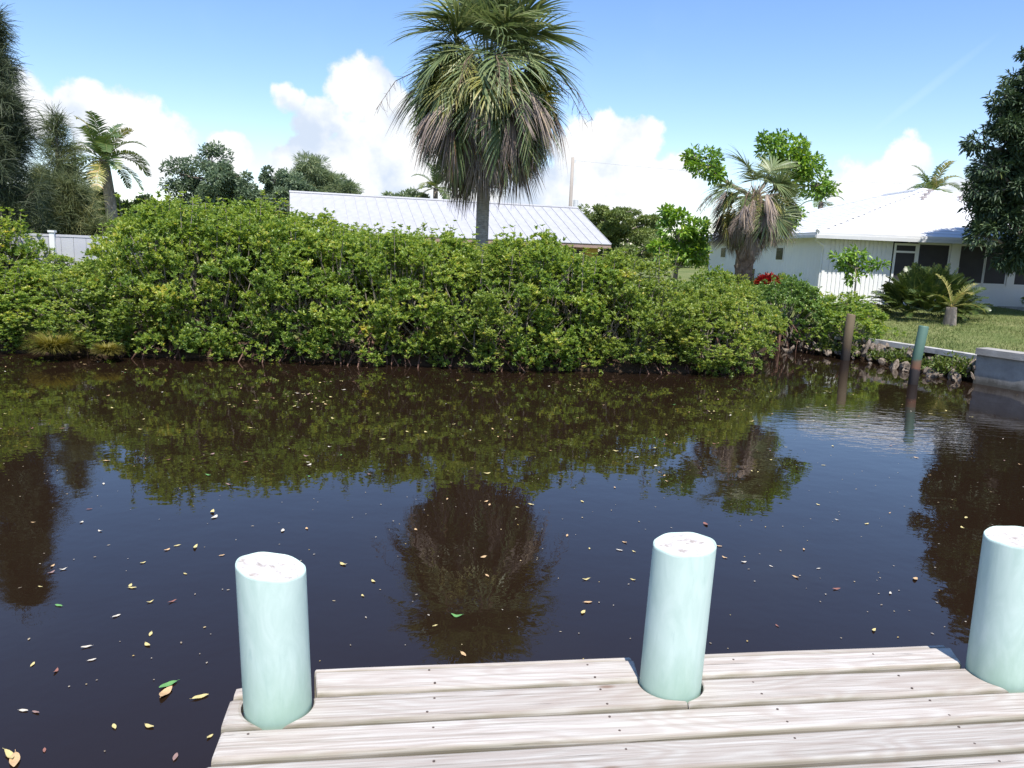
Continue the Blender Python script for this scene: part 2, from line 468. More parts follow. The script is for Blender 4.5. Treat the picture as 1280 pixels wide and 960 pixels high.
M['wrap'] = make_wrap_mat()
M['piling_core'] = pm('piling_core', [(.36, .31, .28), (.54, .51, .48), (.60, .58, .55), (.64, .62, .60)], 30, .9, .8, .012, 40, rand=True)
M['mud'] = pm('mud', [(.035, .024, .016), (.06, .042, .028)], 2, .7)


def make_ground_mat():
    m, nt, b = new_mat('lawn_ground')
    N, L = nt.nodes, nt.links
    n1 = noise_node(nt, .55, 5, .6)
    n2 = noise_node(nt, 9, 6, .7)
    c1 = ramp_node(nt, [(.3, (.11, .155, .045)), (.5, (.175, .21, .075)), (.68, (.25, .255, .115))], n1)
    c2 = ramp_node(nt, [(.3, (.5, .5, .5)), (.7, (1.15, 1.1, 1.05))], n2)
    mu = N.new('ShaderNodeMix'); mu.data_type = 'RGBA'; mu.blend_type = 'MULTIPLY'; mu.inputs[0].default_value = 1
    L.new(c1, mu.inputs[6]); L.new(c2, mu.inputs[7])
    # bare mud below the top of the bank
    tc = N.new('ShaderNodeTexCoord'); sp = N.new('ShaderNodeSeparateXYZ')
    L.new(tc.outputs['Object'], sp.inputs[0])
    h = N.new('ShaderNodeMapRange'); h.inputs['From Min'].default_value = .30; h.inputs['From Max'].default_value = .48
    L.new(sp.outputs[2], h.inputs['Value'])
    mx = N.new('ShaderNodeMix'); mx.data_type = 'RGBA'
    L.new(h.outputs[0], mx.inputs[0]); mx.inputs[6].default_value = (.045, .03, .02, 1); L.new(mu.outputs[2], mx.inputs[7])
    L.new(mx.outputs[2], b.inputs['Base Color'])
    b.inputs['Roughness'].default_value = .95
    b.inputs['Specular IOR Level'].default_value = .15
    add_bump(nt, b, n2, .6, .03)
    return m


M['ground'] = make_ground_mat()


def make_water_mat():
    m, nt, b = new_mat('canal_water')
    N, L = nt.nodes, nt.links
    b.inputs['Base Color'].default_value = (.0160, .0092, .0055, 1)
    b.inputs['Roughness'].default_value = .015
    b.inputs['IOR'].default_value = 1.52
    b.inputs['Specular IOR Level'].default_value = .5
    calm = noise_node(nt, 2.2, 3, .5, (1, 1, 1))
    fine = noise_node(nt, 9.0, 2, .5, (1, 1, 1))
    # cat's paw of breeze over the basin on the right
    tc = N.new('ShaderNodeTexCoord'); sp = N.new('ShaderNodeSeparateXYZ')
    L.new(tc.outputs['Object'], sp.inputs[0])

    def gauss(o, c, w):
        a = N.new('ShaderNodeMath'); a.operation = 'SUBTRACT'; L.new(o, a.inputs[0]); a.inputs[1].default_value = c
        d = N.new('ShaderNodeMath'); d.operation = 'DIVIDE'; L.new(a.outputs[0], d.inputs[0]); d.inputs[1].default_value = w
        e = N.new('ShaderNodeMath'); e.operation = 'MULTIPLY'; L.new(d.outputs[0], e.inputs[0]); L.new(d.outputs[0], e.inputs[1])
        return e.outputs[0]
    s = N.new('ShaderNodeMath'); s.operation = 'ADD'
    L.new(gauss(sp.outputs[0], 6.3, 3.2), s.inputs[0]); L.new(gauss(sp.outputs[1], 11.4, 2.6), s.inputs[1])
    g = N.new('ShaderNodeMath'); g.operation = 'SUBTRACT'; g.use_clamp = True; g.inputs[0].default_value = 1
    L.new(s.outputs[0], g.inputs[1])
    rip = noise_node(nt, 3.4, 3, .55, (.75, 2.2, 1), dist=.4)
    pr = N.new('ShaderNodeMath'); pr.operation = 'MULTIPLY'; L.new(g.outputs[0], pr.inputs[0]); L.new(rip, pr.inputs[1])
    f2 = N.new('ShaderNodeMath'); f2.operation = 'MULTIPLY'; f2.inputs[1].default_value = .12; L.new(fine, f2.inputs[0])
    a1 = N.new('ShaderNodeMath'); a1.operation = 'ADD'; L.new(calm, a1.inputs[0]); L.new(f2.outputs[0], a1.inputs[1])
    p2 = N.new('ShaderNodeMath'); p2.operation = 'MULTIPLY'; p2.inputs[1].default_value = 1.5; L.new(pr.outputs[0], p2.inputs[0])
    a2 = N.new('ShaderNodeMath'); a2.operation = 'ADD'; L.new(a1.outputs[0], a2.inputs[0]); L.new(p2.outputs[0], a2.inputs[1])
    add_bump(nt, b, a2.outputs[0], .25, .011)
    return m


M['water'] = make_water_mat()

# ------------------------------------------------------------------ mesh helpers


class MB:
    def __init__(s):
        s.v, s.f = [], []

    def add(s, vs, fs):
        o = len(s.v)
        s.v.extend([tuple(p) for p in vs])
        s.f.extend([tuple(i + o for i in q) for q in fs])
        return s

    def box(s, c, d, rz=0.0):
        x, y, z = d[0] / 2, d[1] / 2, d[2] / 2
        ca, sa = math.cos(rz), math.sin(rz)
        vs = [(c[0] + a * x * ca - b_ * y * sa, c[1] + a * x * sa + b_ * y * ca, c[2] + k * z) for k in (-1, 1) for a, b_ in ((-1, -1), (1, -1), (1, 1), (-1, 1))]
        return s.add(vs, [(3, 2, 1, 0), (4, 5, 6, 7), (0, 1, 5, 4), (1, 2, 6, 5), (2, 3, 7, 6), (3, 0, 4, 7)])

    def span(s, a, b):
        return s.box([(a[i] + b[i]) / 2 for i in range(3)], [abs(b[i] - a[i]) for i in range(3)])

    def tube(s, pts, rads, n=6, cap=True):
        pts = [Vector(p) for p in pts]
        if isinstance(rads, (int, float)):
            rads = [rads] * len(pts)
        vs, fs = [], []
        ref = None
        for i, p in enumerate(pts):
            t = (pts[min(i + 1, len(pts) - 1)] - pts[max(i - 1, 0)])
            if t.length < 1e-9:
                t = Vector((0, 0, 1))
            t.normalize()
            if ref is None:
                ref = Vector((1, 0, 0)) if abs(t.x) < .8 else Vector((0, 1, 0))
            a = t.cross(ref).normalized()
            b = t.cross(a).normalized()
            ref = b.cross(t) * -1 if False else ref
            for k in range(n):
                an = 2 * math.pi * k / n
                vs.append(p + (a * math.cos(an) + b * math.sin(an)) * rads[i])
        for i in range(len(pts) - 1):
            for k in range(n):
                k2 = (k + 1) % n
                fs.append((i * n + k, (i + 1) * n + k, (i + 1) * n + k2, i * n + k2))
        if cap:
            fs.append(tuple(range(n)))
            fs.append(tuple((len(pts) - 1) * n + k for k in reversed(range(n))))
        return s.add(vs, fs)

    def mesh(s, name):
        me = bpy.data.meshes.new(name)
        me.from_pydata(s.v, [], s.f)
        me.update()
        return me

    def build(s, name, m, parent=None, smooth=False):
        return ob(name, s.mesh(name), m, parent, smooth)


def ob(name, me, m=None, parent=None, smooth=False):
    if m is not None and not me.materials:
        me.materials.append(M[m] if isinstance(m, str) else m)
    if smooth:
        me.polygons.foreach_set('use_smooth', [True] * len(me.polygons))
    o = bpy.data.objects.new(name, me)
    COL.objects.link(o)
    if parent is not None:
        o.parent = parent
    return o


def tag(o, label=None, cat=None, group=None, kind=None):
    if label: o['label'] = label
    if cat: o['category'] = cat
    if group: o['group'] = group
    if kind: o['kind'] = kind
    return o


def thing(name, label, cat, loc=(0, 0, 0), rz=0.0, group=None):
    o = bpy.data.objects.new(name, None)
    o.empty_display_size = .2
    COL.objects.link(o)
    o.location = loc
    o.rotation_euler = (0, 0, rz)
    return tag(o, label, cat, group)


def norm(a):
    return a / np.maximum(np.linalg.norm(a, axis=-1, keepdims=True), 1e-9)


def raw_mesh(name, V, F, tint=None):
    """V (n,3), F (m,k) equal-sided faces, tint per vertex."""
    me = bpy.data.meshes.new(name)
    n, (m_, k) = len(V), F.shape
    me.vertices.add(n)
    me.vertices.foreach_set('co', np.ascontiguousarray(V, dtype=np.float32).ravel())
    me.loops.add(m_ * k)
    me.loops.foreach_set('vertex_index', np.ascontiguousarray(F, dtype=np.int32).ravel())
    me.polygons.add(m_)
    me.polygons.foreach_set('loop_start', np.arange(0, m_ * k, k, dtype=np.int32))
    me.polygons.foreach_set('loop_total', np.full(m_, k, dtype=np.int32))
    if tint is not None:
        a = me.attributes.new('tint', 'FLOAT', 'POINT')
        a.data.foreach_set('value', np.ascontiguousarray(tint, dtype=np.float32))
    me.update()
    me.validate()
    return me


def leaf_arrays(P, D, Nn, L, W, tint, fold=.22, curl=.12):
    """Leaf blades: six points, two folded quads each."""
    n = len(P)
    D = norm(D)
    S = norm(np.cross(D, Nn))
    U = np.cross(S, D)
    L = np.broadcast_to(L, (n,))[:, None]
    W = np.broadcast_to(W, (n,))[:, None]
    base = P
    tip = P + D * L - U * L * curl
    f = U * W * fold
    l1 = P + D * L * .32 + S * W * .48 + f
    l2 = P + D * L * .70 + S * W * .40 + f - U * L * curl * .4
    r1 = P + D * L * .32 - S * W * .48 + f
    r2 = P + D * L * .70 - S * W * .40 + f - U * L * curl * .4
    V = np.stack([base, l1, l2, tip, r2, r1], 1).reshape(-1, 3)
    o = (np.arange(n) * 6)[:, None]
    F = np.concatenate([o + np.array([[0, 3, 2, 1]]), o + np.array([[0, 5, 4, 3]])], 0)
    return V, F, np.repeat(tint, 6)


def rand_dir(n):
    return norm(rng.normal(size=(n, 3)))


def strips(P0, D0, S0, L, W, nseg, droop, tint, taper=None):
    """Narrow blades that bend down under their weight. all arrays (n,..). returns V,F,tint"""
    n = len(P0)
    D = norm(D0.copy())
    P = P0.copy()
    rows = []
    L = np.broadcast_to(L, (n,))
    W = np.broadcast_to(W, (n,))
    taper = taper if taper is not None else [.55, 1.0, .8, .45, .06][:nseg] + [.04]
    for i in range(nseg + 1):
        w = (W * (taper[i] if i < len(taper) else .05))[:, None]
        rows += [P + S0 * w / 2, P - S0 * w / 2]
        P = P + D * (L / nseg)[:, None]
        D = D + np.array([0, 0, -1.0]) * np.broadcast_to(droop, (n,))[:, None] * ((i + 1) / nseg)
        D = norm(D)
    V = np.stack(rows, 1).reshape(-1, 3)
    k = 2 * (nseg + 1)
    o = (np.arange(n) * k)[:, None]
    F = np.concatenate([o + np.array([[2 * i, 2 * i + 1, 2 * i + 3, 2 * i + 2]]) for i in range(nseg)], 0)
    return V, F, np.repeat(tint, k)


def merge(parts):
    Vs, Fs, Ts, o = [], [], [], 0
    for V, F, T in parts:
        Vs.append(V); Fs.append(F + o); Ts.append(T); o += len(V)
    return np.concatenate(Vs), np.concatenate(Fs), np.concatenate(Ts)


# ------------------------------------------------------------------ ground and water
BANK = np.array([(-600, 16.2), (-60, 15.9), (-30, 15.6), (-14, 15.3), (-9, 15.2), (-4, 15.6), (0, 15.6), (3.6, 16.0), (5.2, 17.3), (6.0, 19.6), (7.0, 20.9), (8.4, 20.6),
                 (9.0, 19.7), (9.75, 17.9), (10.1, 16.4), (10.45, 15.4), (12.2, 12.6), (16, 9.5), (24, 7.5), (60, 6.0), (600, 4)])
NEAR = np.array([(-600, -4.2), (-60, -4), (0, -3.2), (60, -3.4), (600, -4)])


def line_y(line, x):
    return np.interp(x, line[:, 0], line[:, 1])


def seg_dist(X, Y, line):
    best = np.full(X.shape, 1e9)
    for (x0, y0), (x1, y1) in zip(line[:-1], line[1:]):
        dx, dy = x1 - x0, y1 - y0
        t = np.clip(((X - x0) * dx + (Y - y0) * dy) / (dx * dx + dy * dy), 0, 1)
        best = np.minimum(best, np.hypot(X - x0 - t * dx, Y - y0 - t * dy))
    return best


def land_h(X, Y):
    X = np.asarray(X, float); Y = np.asarray(Y, float)
    sgn = np.where(Y > line_y(BANK, X), 1.0, -1.0)
    d = seg_dist(X, Y, BANK) * sgn
    h1 = np.interp(d, [-3, -.5, .0, .45, 4, 11, 60, 400], [-1.4, -.5, .05, .50, .78, 1.05, 1.2, 1.5])
    d2 = seg_dist(X, Y, NEAR) * np.where(Y < line_y(NEAR, X), 1.0, -1.0)
    h2 = np.interp(d2, [-3, -.5, .3, 6, 100], [-1.4, -.4, .55, .8, 1.2])
    return np.maximum(h1, h2)


gx = np.concatenate([[-600, -300, -150, -80, -50, -35], np.arange(-28, 30.1, .4), [36, 50, 80, 150, 300, 600]])
gy = np.concatenate([[-300, -120, -50, -25, -12], np.arange(-8, 10, 1.0), np.arange(10, 24, .3), np.arange(24, 50, 1.0), [55, 65, 80, 120, 200, 400, 900]])
GX, GY = np.meshgrid(gx, gy)
GZ = land_h(GX, GY) + .02 * np.sin(GX * 1.7) * np.cos(GY * 1.3)
V = np.stack([GX, GY, GZ], -1).reshape(-1, 3)
nx, ny = len(gx), len(gy)
ii, jj = np.meshgrid(np.arange(nx - 1), np.arange(ny - 1))
q = (jj * nx + ii).ravel()
F = np.stack([q, q + 1, q + nx + 1, q + nx], 1)
g = ob('ground', raw_mesh('ground', V, F), 'ground', smooth=True)
tag(g, kind='structure')
w = MB().add([(-600, -40, 0), (600, -40, 0), (600, 40, 0), (-600, 40, 0)], [(0, 1, 2, 3)]).build('canal_water', 'water')
tag(w, kind='structure')


def gz(x, y):
    return float(land_h(np.array([x]), np.array([y]))[0])


# ------------------------------------------------------------------ dock
DOCK_Z = .85
YAW = rad(8.5)
DU = np.array([math.cos(YAW), math.sin(YAW)])
dock = thing('dock', 'weathered grey plank dock with three mint green pilings', 'dock', (-.72, 2.70, 0), YAW)
# inside the dock: x along the front edge, y away from the water is negative


def plank_obj(name, L, R, v0, v1, parent, ztop=DOCK_Z, thick=.038, nu=26, seed=0):
    """Board between v0 and v1 (metres from the front edge), left/right ends given as functions of v."""
    rs = np.random.default_rng(seed)
    wdt = v1 - v0
    vs = [v0, v0 + .0025, v0 + .008, v0 + .016] + [v0 + .016 + (wdt - .032) * k / 8 for k in range(1, 8)] + [v1 - .016, v1 - .008, v1 - .0025, v1]
    ed = [-.014, -.008, -.003, 0] + [0] * 7 + [0, -.003, -.008, -.014]
    cup = rs.normal() * .0015
    tilt = rs.normal() * .0015
    u_c = (L(.5 * (v0 + v1)) + R(.5 * (v0 + v1))) / 2
    v_c = (v0 + v1) / 2
    phase = rs.random(3) * 6
    top = []
    for j, v in enumerate(vs):
        l, r = L(v), R(v)
        for i in range(nu + 1):
            t = i / nu
            t = .5 - .5 * math.cos(math.pi * t) if nu > 10 else t
            u = l + (r - l) * t
            e = -.004 if i in (0, nu) else 0
            s = (v - v_c) / wdt * 2
            z = ztop + ed[j] + e + cup * s * s + tilt * s + .0012 * math.sin(u * 2.3 + phase[0]) + .0008 * math.sin(u * 7.1 + phase[1])
            wob = .0015 * math.sin(u * 5.0 + phase[2]) if j in (0, 1, len(vs) - 2, len(vs) - 1) else 0
            top.append((u - u_c, -(v + wob - v_c), z - ztop))
    nv = len(vs)
    W = nu + 1
    fs = [(j * W + i, (j + 1) * W + i, (j + 1) * W + i + 1, j * W + i + 1) for j in range(nv - 1) for i in range(nu)]
    loop = [i for i in range(W)] + [j * W + nu for j in range(1, nv)] + [(nv - 1) * W + i for i in range(nu - 1, -1, -1)] + [j * W for j in range(nv - 2, 0, -1)]
    o = len(top)
    bot = [(top[k][0], top[k][1], -thick) for k in loop]
    n = len(loop)
    fs += [(loop[k], loop[(k + 1) % n], o + (k + 1) % n, o + k) for k in range(n)]
    fs.append(tuple(o + k for k in range(n)))
    me = bpy.data.meshes.new(name)
    me.from_pydata(top + bot, [], fs)
    ea = me.attributes.new('edge', 'FLOAT', 'POINT')
    wj = [1, .9, .45, .12] + [0] * 7 + [.12, .5, 1, 1]
    ea.data.foreach_set('value', [wj[j] * (.75 + .25 * math.sin(i * 1.3 + j + seed)) for j in range(nv) for i in range(W)] + [1.0] * len(bot))
    me.update()
    p = ob(name, me, 'plank', parent)
    p.location = (u_c, -v_c, ztop)
    # nail heads over the joists
    return p


PIL = [(-.09, .245, 1.362, -.17), (1.348, .222, 1.408, .075), (2.715, .25, 1.425, .10)]   # u, v, top z, tilt of the cut
PR = .114
NR = PR + .009


def arc(side, k):
    cu, cv = PIL[k][:2]

    def f(v):
        d = NR * NR - (v - cv) ** 2
        return cu + side * math.sqrt(d) if d > 0 else None
    return f


def k_(c):
    return lambda v: c


def notch(side, k, fallback):
    a = arc(side, k)

    def f(v):
        r = a(v)
        return fallback if r is None else r
    return f


REND = 4.6
lin = lambda a, b, v0, v1: (lambda v: a + (b - a) * (v - v0) / (v1 - v0))
planks = []
planks.append(plank_obj('rim_board', k_(.012), k_(1.256), .0, .036, dock, DOCK_Z - .012, .14, seed=1))
planks.append(plank_obj('rim_board', k_(1.49), k_(2.655), .0, .036, dock, DOCK_Z - .012, .14, seed=2))
planks.append(plank_obj('rim_board', k_(2.90), k_(REND), .0, .036, dock, DOCK_Z - .012, .14, seed=3))
r1 = (.045, .188)
planks.append(plank_obj('plank', k_(-.252), lambda v: (arc(-1, 0)(v) or -.16) - .0, .120, r1[1], dock, nu=5, seed=4))
planks.append(plank_obj('plank', lin(.016, .036, *r1), lin(1.256, 1.238, *r1), *r1, dock, seed=5))
planks.append(plank_obj('plank', lin(1.452, 1.47, *r1), lin(2.655, 2.60, *r1), *r1, dock, seed=6))
planks.append(plank_obj('plank', k_(2.865), k_(REND), *r1, dock, seed=7))
r2 = (.203, .364)
planks.append(plank_obj('plank', k_(-.256), notch(-1, 0, -.092), *r2, dock, nu=5, seed=8))
planks.append(plank_obj('plank', notch(1, 0, -.088), notch(-1, 1, 1.366), *r2, dock, seed=9))
planks.append(plank_obj('plank', notch(1, 1, 1.370), notch(-1, 2, 2.66), *r2, dock, seed=10))
planks.append(plank_obj('plank', notch(1, 2, 2.664), k_(REND), *r2, dock, seed=11))
v = .380
for i in range(14):
    wd = .155 + .006 * rng.normal() * .5
    planks.append(plank_obj('plank', k_(-.25 + .010 * rng.normal()), k_(REND), v, v + wd, dock, seed=20 + i, nu=34))
    v += wd + .015
DEEP = v
# nails: small sunk heads
nail_me = MB()
nail_me.tube([(0, 0, -.006), (0, 0, .0012)], .0045, 8)
nail_me = nail_me.mesh('nail')
nail_me.materials.append(pm('rusty_nail', [(.10, .075, .065)], 1, .7))
for p in planks[3:20]:
    xs = [x for x in np.arange(-.16, REND, .61)]
    hw = max(abs(c.co.y) for c in p.data.vertices)
    l = min(c.co.x for c in p.data.vertices); r_ = max(c.co.x for c in p.data.vertices)
    for x in xs:
        for s in (-.55, .5):
            X = x + rng.normal() * .012 - p.location.x
            if l + .03 < X < r_ - .03:
                U_, V_ = X + p.location.x, -(p.location.y + s * hw)
                if any(math.hypot(U_ - c[0], V_ - c[1]) < NR + .015 for c in PIL):
                    continue
                n_ = ob('nail', nail_me, None, p)
                n_.location = (X, s * hw + rng.normal() * .006, 0)
for x in (-.12, .9, 1.9, 3.0, 4.1):
    for y0 in (.45,):
        MB().span((x - .02, -DEEP, DOCK_Z - .24), (x + .02, -.04, DOCK_Z - .042)).build('joist', 'plank', dock)
for x in (-.1, 2.2, 4.4):
    for y0 in (-1.0, -2.4):
        MB().tube([(x, y0, -1.3), (x, y0, DOCK_Z - .25)], .09, 12).build('support_pile', 'post_wet', dock, True)

# pilings
lab = ['mint green wrapped piling at the left corner of the dock', 'mint green wrapped piling in the middle of the dock edge', 'mint green wrapped piling cut off by the right border of the photo']
for k, (cu, cv, zt, tl) in enumerate(PIL):
    base = np.array([-.72, 2.70]) + DU * cu + np.array([math.sin(YAW), -math.cos(YAW)]) * cv
    t = thing('dock_piling', lab[k], 'piling', (base[0], base[1], 0), YAW, 'wrapped pilings along the dock edge')
    n = 48
    lean = (-.032, .022, -.022)[k]
    vs, fs = [], []
    prof = [(-1.2, 0), (.3, 0), (.86, 0), (1.2, 0), (None, -.010), (None, -.002), (None, .0)]
    for zi, (z, dz) in enumerate(prof):
        for i in range(n):
            a = 2 * math.pi * i / n
            r = PR * (1 + .008 * math.sin(2 * a + k) + .004 * math.sin(5 * a)) * (1 + .012 * (1.2 - (z if z is not None else zt)))
            x, y = r * math.cos(a), r * math.sin(a)
            zz = z if z is not None else zt + tl * x + dz + .0015 * math.sin(7 * a + k)
            if z is None and dz == 0:
                x *= .965; y *= .965
            elif z is None and dz > -.005:
                x *= .992; y *= .992
            vs.append((x + lean * (zz - .85), y, zz))
    # inner lip
    for i in range(n):
        a = 2 * math.pi * i / n
        x, y = PR * .945 * math.cos(a), PR * .945 * math.sin(a)
        zz = zt + tl * x - .012
        vs.append((x + lean * (zz - .85), y, zz))
    for j in range(len(prof)):
        for i in range(n):
            i2 = (i + 1) % n
            fs.append((j * n + i, j * n + i2, (j + 1) * n + i2, (j + 1) * n + i))
    MB().add(vs, fs).build('wrap', 'wrap', t, True)
    vs, fs = [], []
    rings = 7
    for j in range(rings + 1):
        for i in range(n):
            a = 2 * math.pi * i / n
            r = PR * .944 * j / rings
            x, y = r * math.cos(a), r * math.sin(a)
            zz = zt + tl * x - .006 + .0035 * math.sin(a * 3 + j * 1.7 + k) * (j / rings) + .002 * math.sin(j * 2.6)
            vs.append((x + lean * (zz - .85), y, zz))
    for j in range(rings):
        for i in range(n):
            i2 = (i + 1) % n
            fs.append((j * n + i, (j + 1) * n + i, (j + 1) * n + i2, j * n + i2))
    MB().add(vs, fs).build('cut_top', 'piling_core', t, True)

# ------------------------------------------------------------------ mangroves


def bush_mesh(name, R, H, nblob, nros, nleaf, L, lo=.22, twigs=True, sparse=0.0):
    """Leaf rosettes on twig tips, gathered in sprays over the outside of the shrub."""
    P, D, Nn, T = [], [], [], []
    stems = MB()
    for b in range(nblob):
        a = rng.random() * 2 * math.pi
        t = rng.random() ** .85
        z = lo + (H - lo) * t
        rr = R * (.78 + .34 * math.sin(math.pi * min(1, t * 1.05)) - .5 * max(0, t - .72) / .28) * (.55 + .45 * rng.random() ** .4)
        c = np.array([rr * math.cos(a), rr * math.sin(a), z])
        br = .20 + .22 * rng.random()
        outb = norm(np.array([math.cos(a), math.sin(a), .5 + .8 * t]))
        btint = rng.normal() * .13
        up = 0.0
        if t > .8:
            up = .35 * rng.random()
        for r in range(nros):
            d = rand_dir(1)[0]
            d = norm(d + outb * .9)
            p = c + d * br * (.35 + .65 * rng.random()) * np.array([1, 1, .85]) + np.array([0, 0, up * rng.random()])
            if p[2] < lo * .5: continue
            ax = norm(d * .6 + np.array([0, 0, .8]) + rng.normal(size=3) * .25)
            e1 = norm(np.cross(ax, rng.normal(size=3)))
            e2 = np.cross(ax, e1)
            n = nleaf + rng.integers(-2, 3)
            for k in range(n):
                an = 2.4 * k + rng.random() * .6
                spread = .35 + .75 * (k / n) + rng.normal() * .12
                dd = ax * math.cos(spread) + (e1 * math.cos(an) + e2 * math.sin(an)) * math.sin(spread)
                P.append(p + ax * (.05 - .05 * k / n)); D.append(dd); Nn.append(ax + rng.normal(size=3) * .2)
                T.append(.42 + btint + .22 * (1 - k / n) - .1 + rng.normal() * .15 + (.5 if rng.random() < .010 else 0))
        if twigs and b % 2 == 0:
            q0 = np.array([rr * .25 * math.cos(a + .4), rr * .25 * math.sin(a + .4), max(.1, z * .35)])
            q1 = (q0 + c) / 2 + rng.normal(size=3) * .1
            stems.tube([q0, q1, c], [.018, .012, .006], 4, False)
    for b in range(13):
        a = rng.random() * 6.28
        rr = R * .8 * rng.random() ** .5
        z0, z1 = H * .86, H * (1.0 + .20 * rng.random())
        q0 = np.array([rr * math.cos(a), rr * math.sin(a), z0 - .3]); q1 = q0 + np.array([rng.normal() * .08, rng.normal() * .08, z1 - z0 + .3])
        stems.tube([q0, q1], [.010, .005], 4, False)
        for r in range(11):
            p = q0 + (q1 - q0) * (.3 + .7 * r / 10) + rng.normal(size=3) * .05
            for k in range(nleaf):
                dd = norm(np.array([math.cos(2.4 * k + r), math.sin(2.4 * k + r), .5 + .7 * rng.random()]))
                P.append(p); D.append(dd); Nn.append(np.array([0, 0, 1.0]) + rng.normal(size=3) * .3); T.append(.52 + rng.normal() * .15)
    P, D, Nn, T = map(np.array, (P, D, Nn, T))
    if sparse:
        k = rng.random(len(P)) > sparse
        P, D, Nn, T = P[k], D[k], Nn[k], T[k]
    n = len(P)
    V, F, TT = leaf_arrays(P, D, Nn, L * (.62 + .75 * rng.random(n) ** 1.4), L * .46 * (.75 + .5 * rng.random(n)), np.clip(T, 0, 1))
    fol = raw_mesh(name, V, F, TT)
    # stems from the base
    for s in range(9):
        a = rng.random() * 6.28
        r0, r1_ = .15 + .35 * rng.random(), R * (.4 + .5 * rng.random())
        p0 = np.array([r0 * math.cos(a), r0 * math.sin(a), -.1])
        p3 = np.array([r1_ * math.cos(a + .3), r1_ * math.sin(a + .3), H * (.6 + .3 * rng.random())])
        p1 = p0 + (p3 - p0) * .35 + rng.normal(size=3) * .08
        p2 = p0 + (p3 - p0) * .7 + rng.normal(size=3) * .1
        stems.tube([p0, p1, p2, p3], [.028, .022, .015, .006], 5, False)
    roots = MB()
    for s in range(26):
        a = rng.random() * 6.28
        r0 = .2 + .3 * rng.random()
        r1_ = R * (.55 + .5 * rng.random())
        z0 = .45 + .5 * rng.random()
        p0 = np.array([r0 * math.cos(a), r0 * math.sin(a), z0])
        p2 = np.array([r1_ * math.cos(a + .2), r1_ * math.sin(a + .2), -.35])
        p1 = (p0 + p2) / 2 + np.array([math.cos(a), math.sin(a), 0]) * .12 + np.array([0, 0, .22])
        pm_ = p2 + np.array([0, 0, .3]) + rng.normal(size=3) * .04
        roots.tube([p0, p1, pm_, p2], [.02, .017, .014, .013], 5, False)
        if rng.random() < .4:
            p4 = np.array([r1_ * 1.1 * math.cos(a - .1), r1_ * 1.1 * math.sin(a - .1), -.3])
            roots.tube([p1, (p1 + p4) / 2 + rng.normal(size=3) * .05, p4], [.013, .011, .010], 4, False)
    return fol, stems.mesh('stems'), roots.mesh('prop_roots')


VAR = [bush_mesh('foliage', 1.25, 3.0, 122, 20, 8, .080, lo=.10) for _ in range(5)]
SPARSE = bush_mesh('foliage', 1.15, 3.0, 52, 13, 8, .10, sparse=.15)
SMALL = [bush_mesh('foliage', 1.0, 1.7, 84, 19, 8, .082, lo=.08) for _ in range(2)]
for f_, s_, r_ in VAR + [SPARSE] + SMALL:
    s_.materials.append(M['bark']); r_.materials.append(M['root'])


def place_bush(var, x, y, z, rz, sc, mat, label, group, name='mangrove_bush', cat='mangrove', roots=True):
    t = thing(name, label, cat, (x, y, z), rz, group)
    t.scale = sc
    f = ob('foliage', var[0], None, t)
    if not var[0].materials:
        var[0].materials.append(M['mangrove'])
    f.material_slots[0].link = 'OBJECT'
    f.material_slots[0].material = M[mat]
    ob('stems', var[1], None, t)
    if roots:
        ob('prop_roots', var[2], None, t)
    return t


TOPX = [-16, -13, -11.9, -11.2, -8.9, -8.1, -7, -5.4, -4.2, -2.6, -.8, 1.0, 2.4, 3.3, 4.2, 5.2]
TOPZ = [2.6, 2.5, 2.3, 1.35, 1.35, 2.80, 2.85, 2.74, 2.58, 2.46, 2.40, 2.24, 2.05, 1.80, 1.45, 1.15]
HEDGE = 'mangroves of the dense hedge on the far bank'
MARKS = [(-230, 'the far left end'), (-110, 'the casuarina outside the left border'), (-40, 'the left border'), (30, 'the white fence gap'), (95, 'the wispy casuarina'), (130, 'the coconut palm'), (195, 'the low tree left of the oak'), (262, 'the dark oak'),
         (330, 'the second oak'), (385, 'the left end of the metal roof'), (440, 'the pale feathery tree'), (500, 'the bare left half of the metal roof'), (550, 'the far palm over the roof'),
         (603, 'the tall palm trunk'), (660, 'the eave right of the tall palm'), (716, 'the utility pole'), (760, 'the right end of the metal roof'), (805, 'the umbrella tree'), (845, 'the small broadleaf tree'), (885, 'the left end of the white house'), (930, 'the scruffy palm'), (985, 'the croton')]
used_marks = [set(), set(), set()]


def mark_for(x, y, row):
    px = 640 + 960 * x / (y * .985 + .3)
    m_ = min((q for q in MARKS if q[1] not in used_marks[row]), key=lambda q: abs(q[0] - px))
    used_marks[row].add(m_[1])
    return m_[1]

